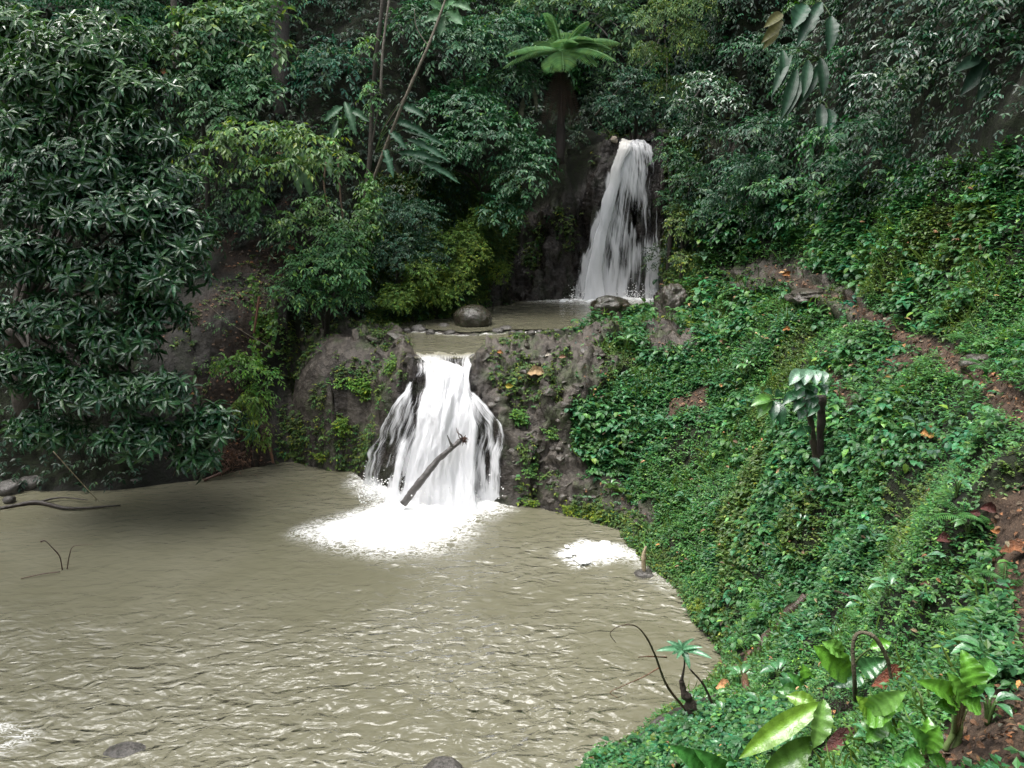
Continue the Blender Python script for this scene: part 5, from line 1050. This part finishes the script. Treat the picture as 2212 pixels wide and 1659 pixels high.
# arched cut stem and stalks
p1 = gp(1848, 1520); yq = p1[1]
wood('cut_stem', 'arched brown cut stem with a pale end rising among the bright leaves', 'stem', [([p1, W(1846,1470,y=yq-.2), W(1842,1405,y=yq-.2), W(1848,1375,y=yq-.2), W(1864,1366,y=yq-.2), W(1890,1378,y=yq-.22), W(1915,1420,y=yq-.22), W(1927,1475,y=yq-.2)], [.016,.015,.014,.013,.013,.014,.013,.01], (.13,.11,.07))], M_BARK, 'stem')
p1 = gp(2080, 1600); yq = p1[1]; wood('green_stalk', 'pale green curved stalk at the foot of the right arum plant', 'stem', [([W(2050,1650,y=yq), W(2070,1600,y=yq), W(2075,1560,y=yq), W(2085,1530,y=yq)], [.012,.011,.01,.008], (.16,.22,.08)), ([W(2040,1620,y=yq), W(2058,1585,y=yq), W(2062,1540,y=yq)], [.01,.009,.007], (.14,.2,.07))], M_LEAF, 'stem')
g = G(); p1 = gp(1812, 1545, .03, .05)
rt = thing('root_mat', 'dark tangle of rotten roots between the foreground leaves', 'root mat', p1)
for i in range(260):
    q = p1 + rng.normal(size=3) * np.array([.07, .05, .06]); d = rv(1)[0]; g.tube([q, q + d * .03, q + d * .06 - UP * .02], [.003, .003, .0015], 3, (.03, .02, .015), n=4, cap=False)
g.build('roots', M_DEAD, rt)

# ------------------------------------------------------------------ fallen leaves, each its own
OR = (.42, .17, .05); BRN = (.12, .055, .03); RED = (.085, .022, .017); YL = (.5, .4, .05); PK = (.3, .16, .1); TAN = (.4, .27, .14)
FL = [(1157,805,38,20,TAN,'rust coloured curled dead leaf on the stony bank'),(1100,832,18,9,YL,'yellow leaf on the stony bank'),(1080,762,14,8,OR,'orange leaf at the edge of the stony bank'),(1215,770,16,7,PK,'pinkish dry leaf on top of the stony bank'),(1185,768,16,7,(.4,.36,.3),'pale dry leaf on top of the stony bank'),
      (2003,937,26,22,(.6,.3,.1),'large orange leaf standing in the ground cover'),(1925,815,28,10,(.5,.32,.1),'tan yellow leaf on the slope above the orange leaf'),(1940,845,30,12,(.5,.32,.1),'tan yellow leaf halfway between the stump and the path'),(1700,712,20,8,OR,'orange leaf in the grass below the path head'),(1840,790,16,7,PK,'small pinkish leaf on the slope left of the bare patch'),
      (1560,740,18,10,PK,'pink brown leaf beside the seedlings on the slope'),(1605,778,14,10,PK,'brown leaf upslope of the dark hole'),(1700,592,22,9,OR,'orange leaf at the head of the path'),(1785,478,10,7,OR,'small orange leaf on the far slope beyond the path'),(1765,500,14,14,PK,'pale brown leaf on the far slope beyond the path'),
      (2090,790,26,9,(.5,.3,.1),'yellow brown leaf lying on the path'),(2055,484,18,14,PK,'pinkish leaf in the creepers of the right wall'),(1862,615,18,7,OR,'orange leaf uphill of the path head'),
      (1688,1022,26,15,TAN,'curled tan leaf on the slope left of the stump foot'),(2135,1100,38,18,RED,'dark red dead leaf beside the brown earth'),(2105,1110,20,12,RED,'small dark red leaf left of the dark red leaf'),(2040,1168,34,20,RED,'dark red curled leaf among the pale creepers'),(1958,1175,22,14,PK,'pink brown leaf left of the dark red curled leaf'),
      (2190,1190,44,26,(.2,.075,.028),'big orange brown dead leaf at the right edge'),(2150,1145,16,9,OR,'small orange leaf on the brown earth'),(2185,1395,14,10,OR,'orange leaf on the earth lower right'),
      (1562,1487,28,24,(.55,.27,.12),'salmon coloured leaf beside the water edge seedlings'),(1935,1480,80,46,(.19,.055,.025),'broad rusty dead leaf behind the bright arum leaves'),(1830,1615,80,46,(.08,.02,.015),'wide dark red dead leaf at the bottom of the foreground'),(1985,1440,26,10,TAN,'tan shred of leaf above the rusty dead leaf'),
      (605,330,14,10,PK,'dry orange leaf hanging in the left wall'),(355,155,12,10,(.5,.2,.1),'orange dead leaf at the edge of the mango crown'),(2000,1262,20,10,BRN,'brown leaf among creepers right of the pale leaves'),(630,535,14,10,PK,'orange dead leaf on the left bank'),(2110,830,14,7,OR,'orange leaf at the lower end of the path')]
for px, py, ln, wd, col, lb in FL:
    p, nn = hit(px, py); v_ = nz(np.array([0, 0, HC]) - p); dist = np.linalg.norm(p - np.array([0, 0, HC])); s_ = dist / FP
    p = p + v_ * (.05 + .01 * dist); a = rng.uniform(-.5, .5) + (0 if rng.random() < .5 else 3.14); d = np.array([math.cos(a), .25, .45 * math.sin(a)]); d = nz(d)
    g = G(); blade(g, p - d * ln * s_ * .5, p + d * ln * s_ * .5, wd * s_ * 1.3, col, side=nz(nn + v_ * .8), sag=.2, nseg=8, fold=.35, wave=.1, tear=.2)
    o = g.build('fallen_leaf', M_DEAD, None, tuple(p), smooth=True); tag(o, lb, 'leaf', 'fallen leaves')
# leaf litter crumbs on the bare earth
P, N, i = pick(FA * dry * (fsoil * 3 + frock * right * .35 * (fpy > 690)) / (FR + 2) ** 1.3, 2600)
cc = tint(len(P), [.14, .075, .04], .45, .15); s = (.02 + .0035 * FR[i]) * rng.uniform(.5, 1.3, len(P))
P2, N2, i2_ = pick(FA * dry * right * (fpy > rightline) / (FR + 2) ** 1.2, 420); c2_ = tint(420, [.2, .11, .05], .5, .15); s2 = (.02 + .005 * FR[i2_]) * rng.uniform(.5, 1.3, 420)
stuff('leaf_litter', [leaves(P2 + nz(N2 + UP) * (.06 + .01 * FR[i2_])[:, None], nz(rv(420) * np.array([1, 1, .3])), nz(N2 + UP + rv(420) * .4), s2, s2 * .5, c2_, T8), leaves(P + N * .015, nz(rv(len(P)) * np.array([1, 1, .3])), nz(N + rv(len(P)) * .4), s, s * .6, cc, T8)], M_DEAD)

# ------------------------------------------------------------------ unseen trees added above the picture to shade banks and darken reflections
def canopy(label, c0, rad, n_, L=.22):
    b = np.array([c0[0] + (4.5 if c0[0] > 0 else -4.5), c0[1] + 1, 0.]); b[2] = down(b[0], b[1]); root = thing('canopy_tree', label, 'tree', b)
    branches(root, [b, (b + c0) / 2 + np.array([.6, 0, 0]), np.array(c0)], [.3, .22, .1]); d = rv(n_); r_ = rng.uniform(.3, 1, (n_, 1)) ** .5
    v, f, c_ = sprays(np.array(c0) + d * r_ * np.array(rad), nz(d + UP), L * rng.uniform(.8, 1.2, n_), tint(n_, G1), 6); g_ = G(); g_.addn(v, f, c_); g_.build('crown', M_LEAF, root)
canopy('tall dark tree spreading over the right wall above the picture', (11, 14, 16.5), (4.2, 5.5, 1.8), 4600)
for q_, (cx_, cy_, cz_) in enumerate([(-15,26,23),(-7,31,25),(1,35,27),(9,33,27)]): canopy(['tall tree at the back left of the gorge, above the picture', 'tall tree rising behind the mango tree, above the picture', 'tall tree standing straight behind the upper falls, above the picture', 'tall tree at the back right of the gorge, above the picture'][q_], (cx_, cy_, cz_), (5.5, 4, 4.5), 2600, .42)  # added out of view so ripples mirror dark treetops against the sky
canopy('tall tree on the left bank spreading above the picture', (-12, 12, 16.5), (4.5, 5, 2), 3000)
canopy('tall tree leaning over the path above the picture', (8.5, 7, 14.5), (3.3, 3.5, 1.3), 2000)

k2 = F2; c2 = Q2[k2].mean(1); a2_ = np.linalg.norm(np.cross(Q2[k2[:, 2]] - Q2[k2[:, 0]], Q2[k2[:, 3]] - Q2[k2[:, 1]]), axis=1); w2 = a2_ * (np.abs(np.arctan2(c2[:, 0], c2[:, 1])) > R(58)) * (np.hypot(c2[:, 0], c2[:, 1]) > 4) * (c2[:, 2] > .3) * (np.hypot(c2[:, 0], c2[:, 1]) < 34)
cs2 = np.cumsum(w2); i_ = np.minimum(np.searchsorted(cs2, rng.random(9000) * cs2[-1]), len(k2) - 1)
P = c2[i_] + rng.normal(size=(9000, 3)) * .5 + UP * rng.random((9000, 1)) * 2.5
stuff('undergrowth', [sprays(P, nz(rv(9000) + UP), .35, tint(9000, G1, .3), 6)], M_LEAF)
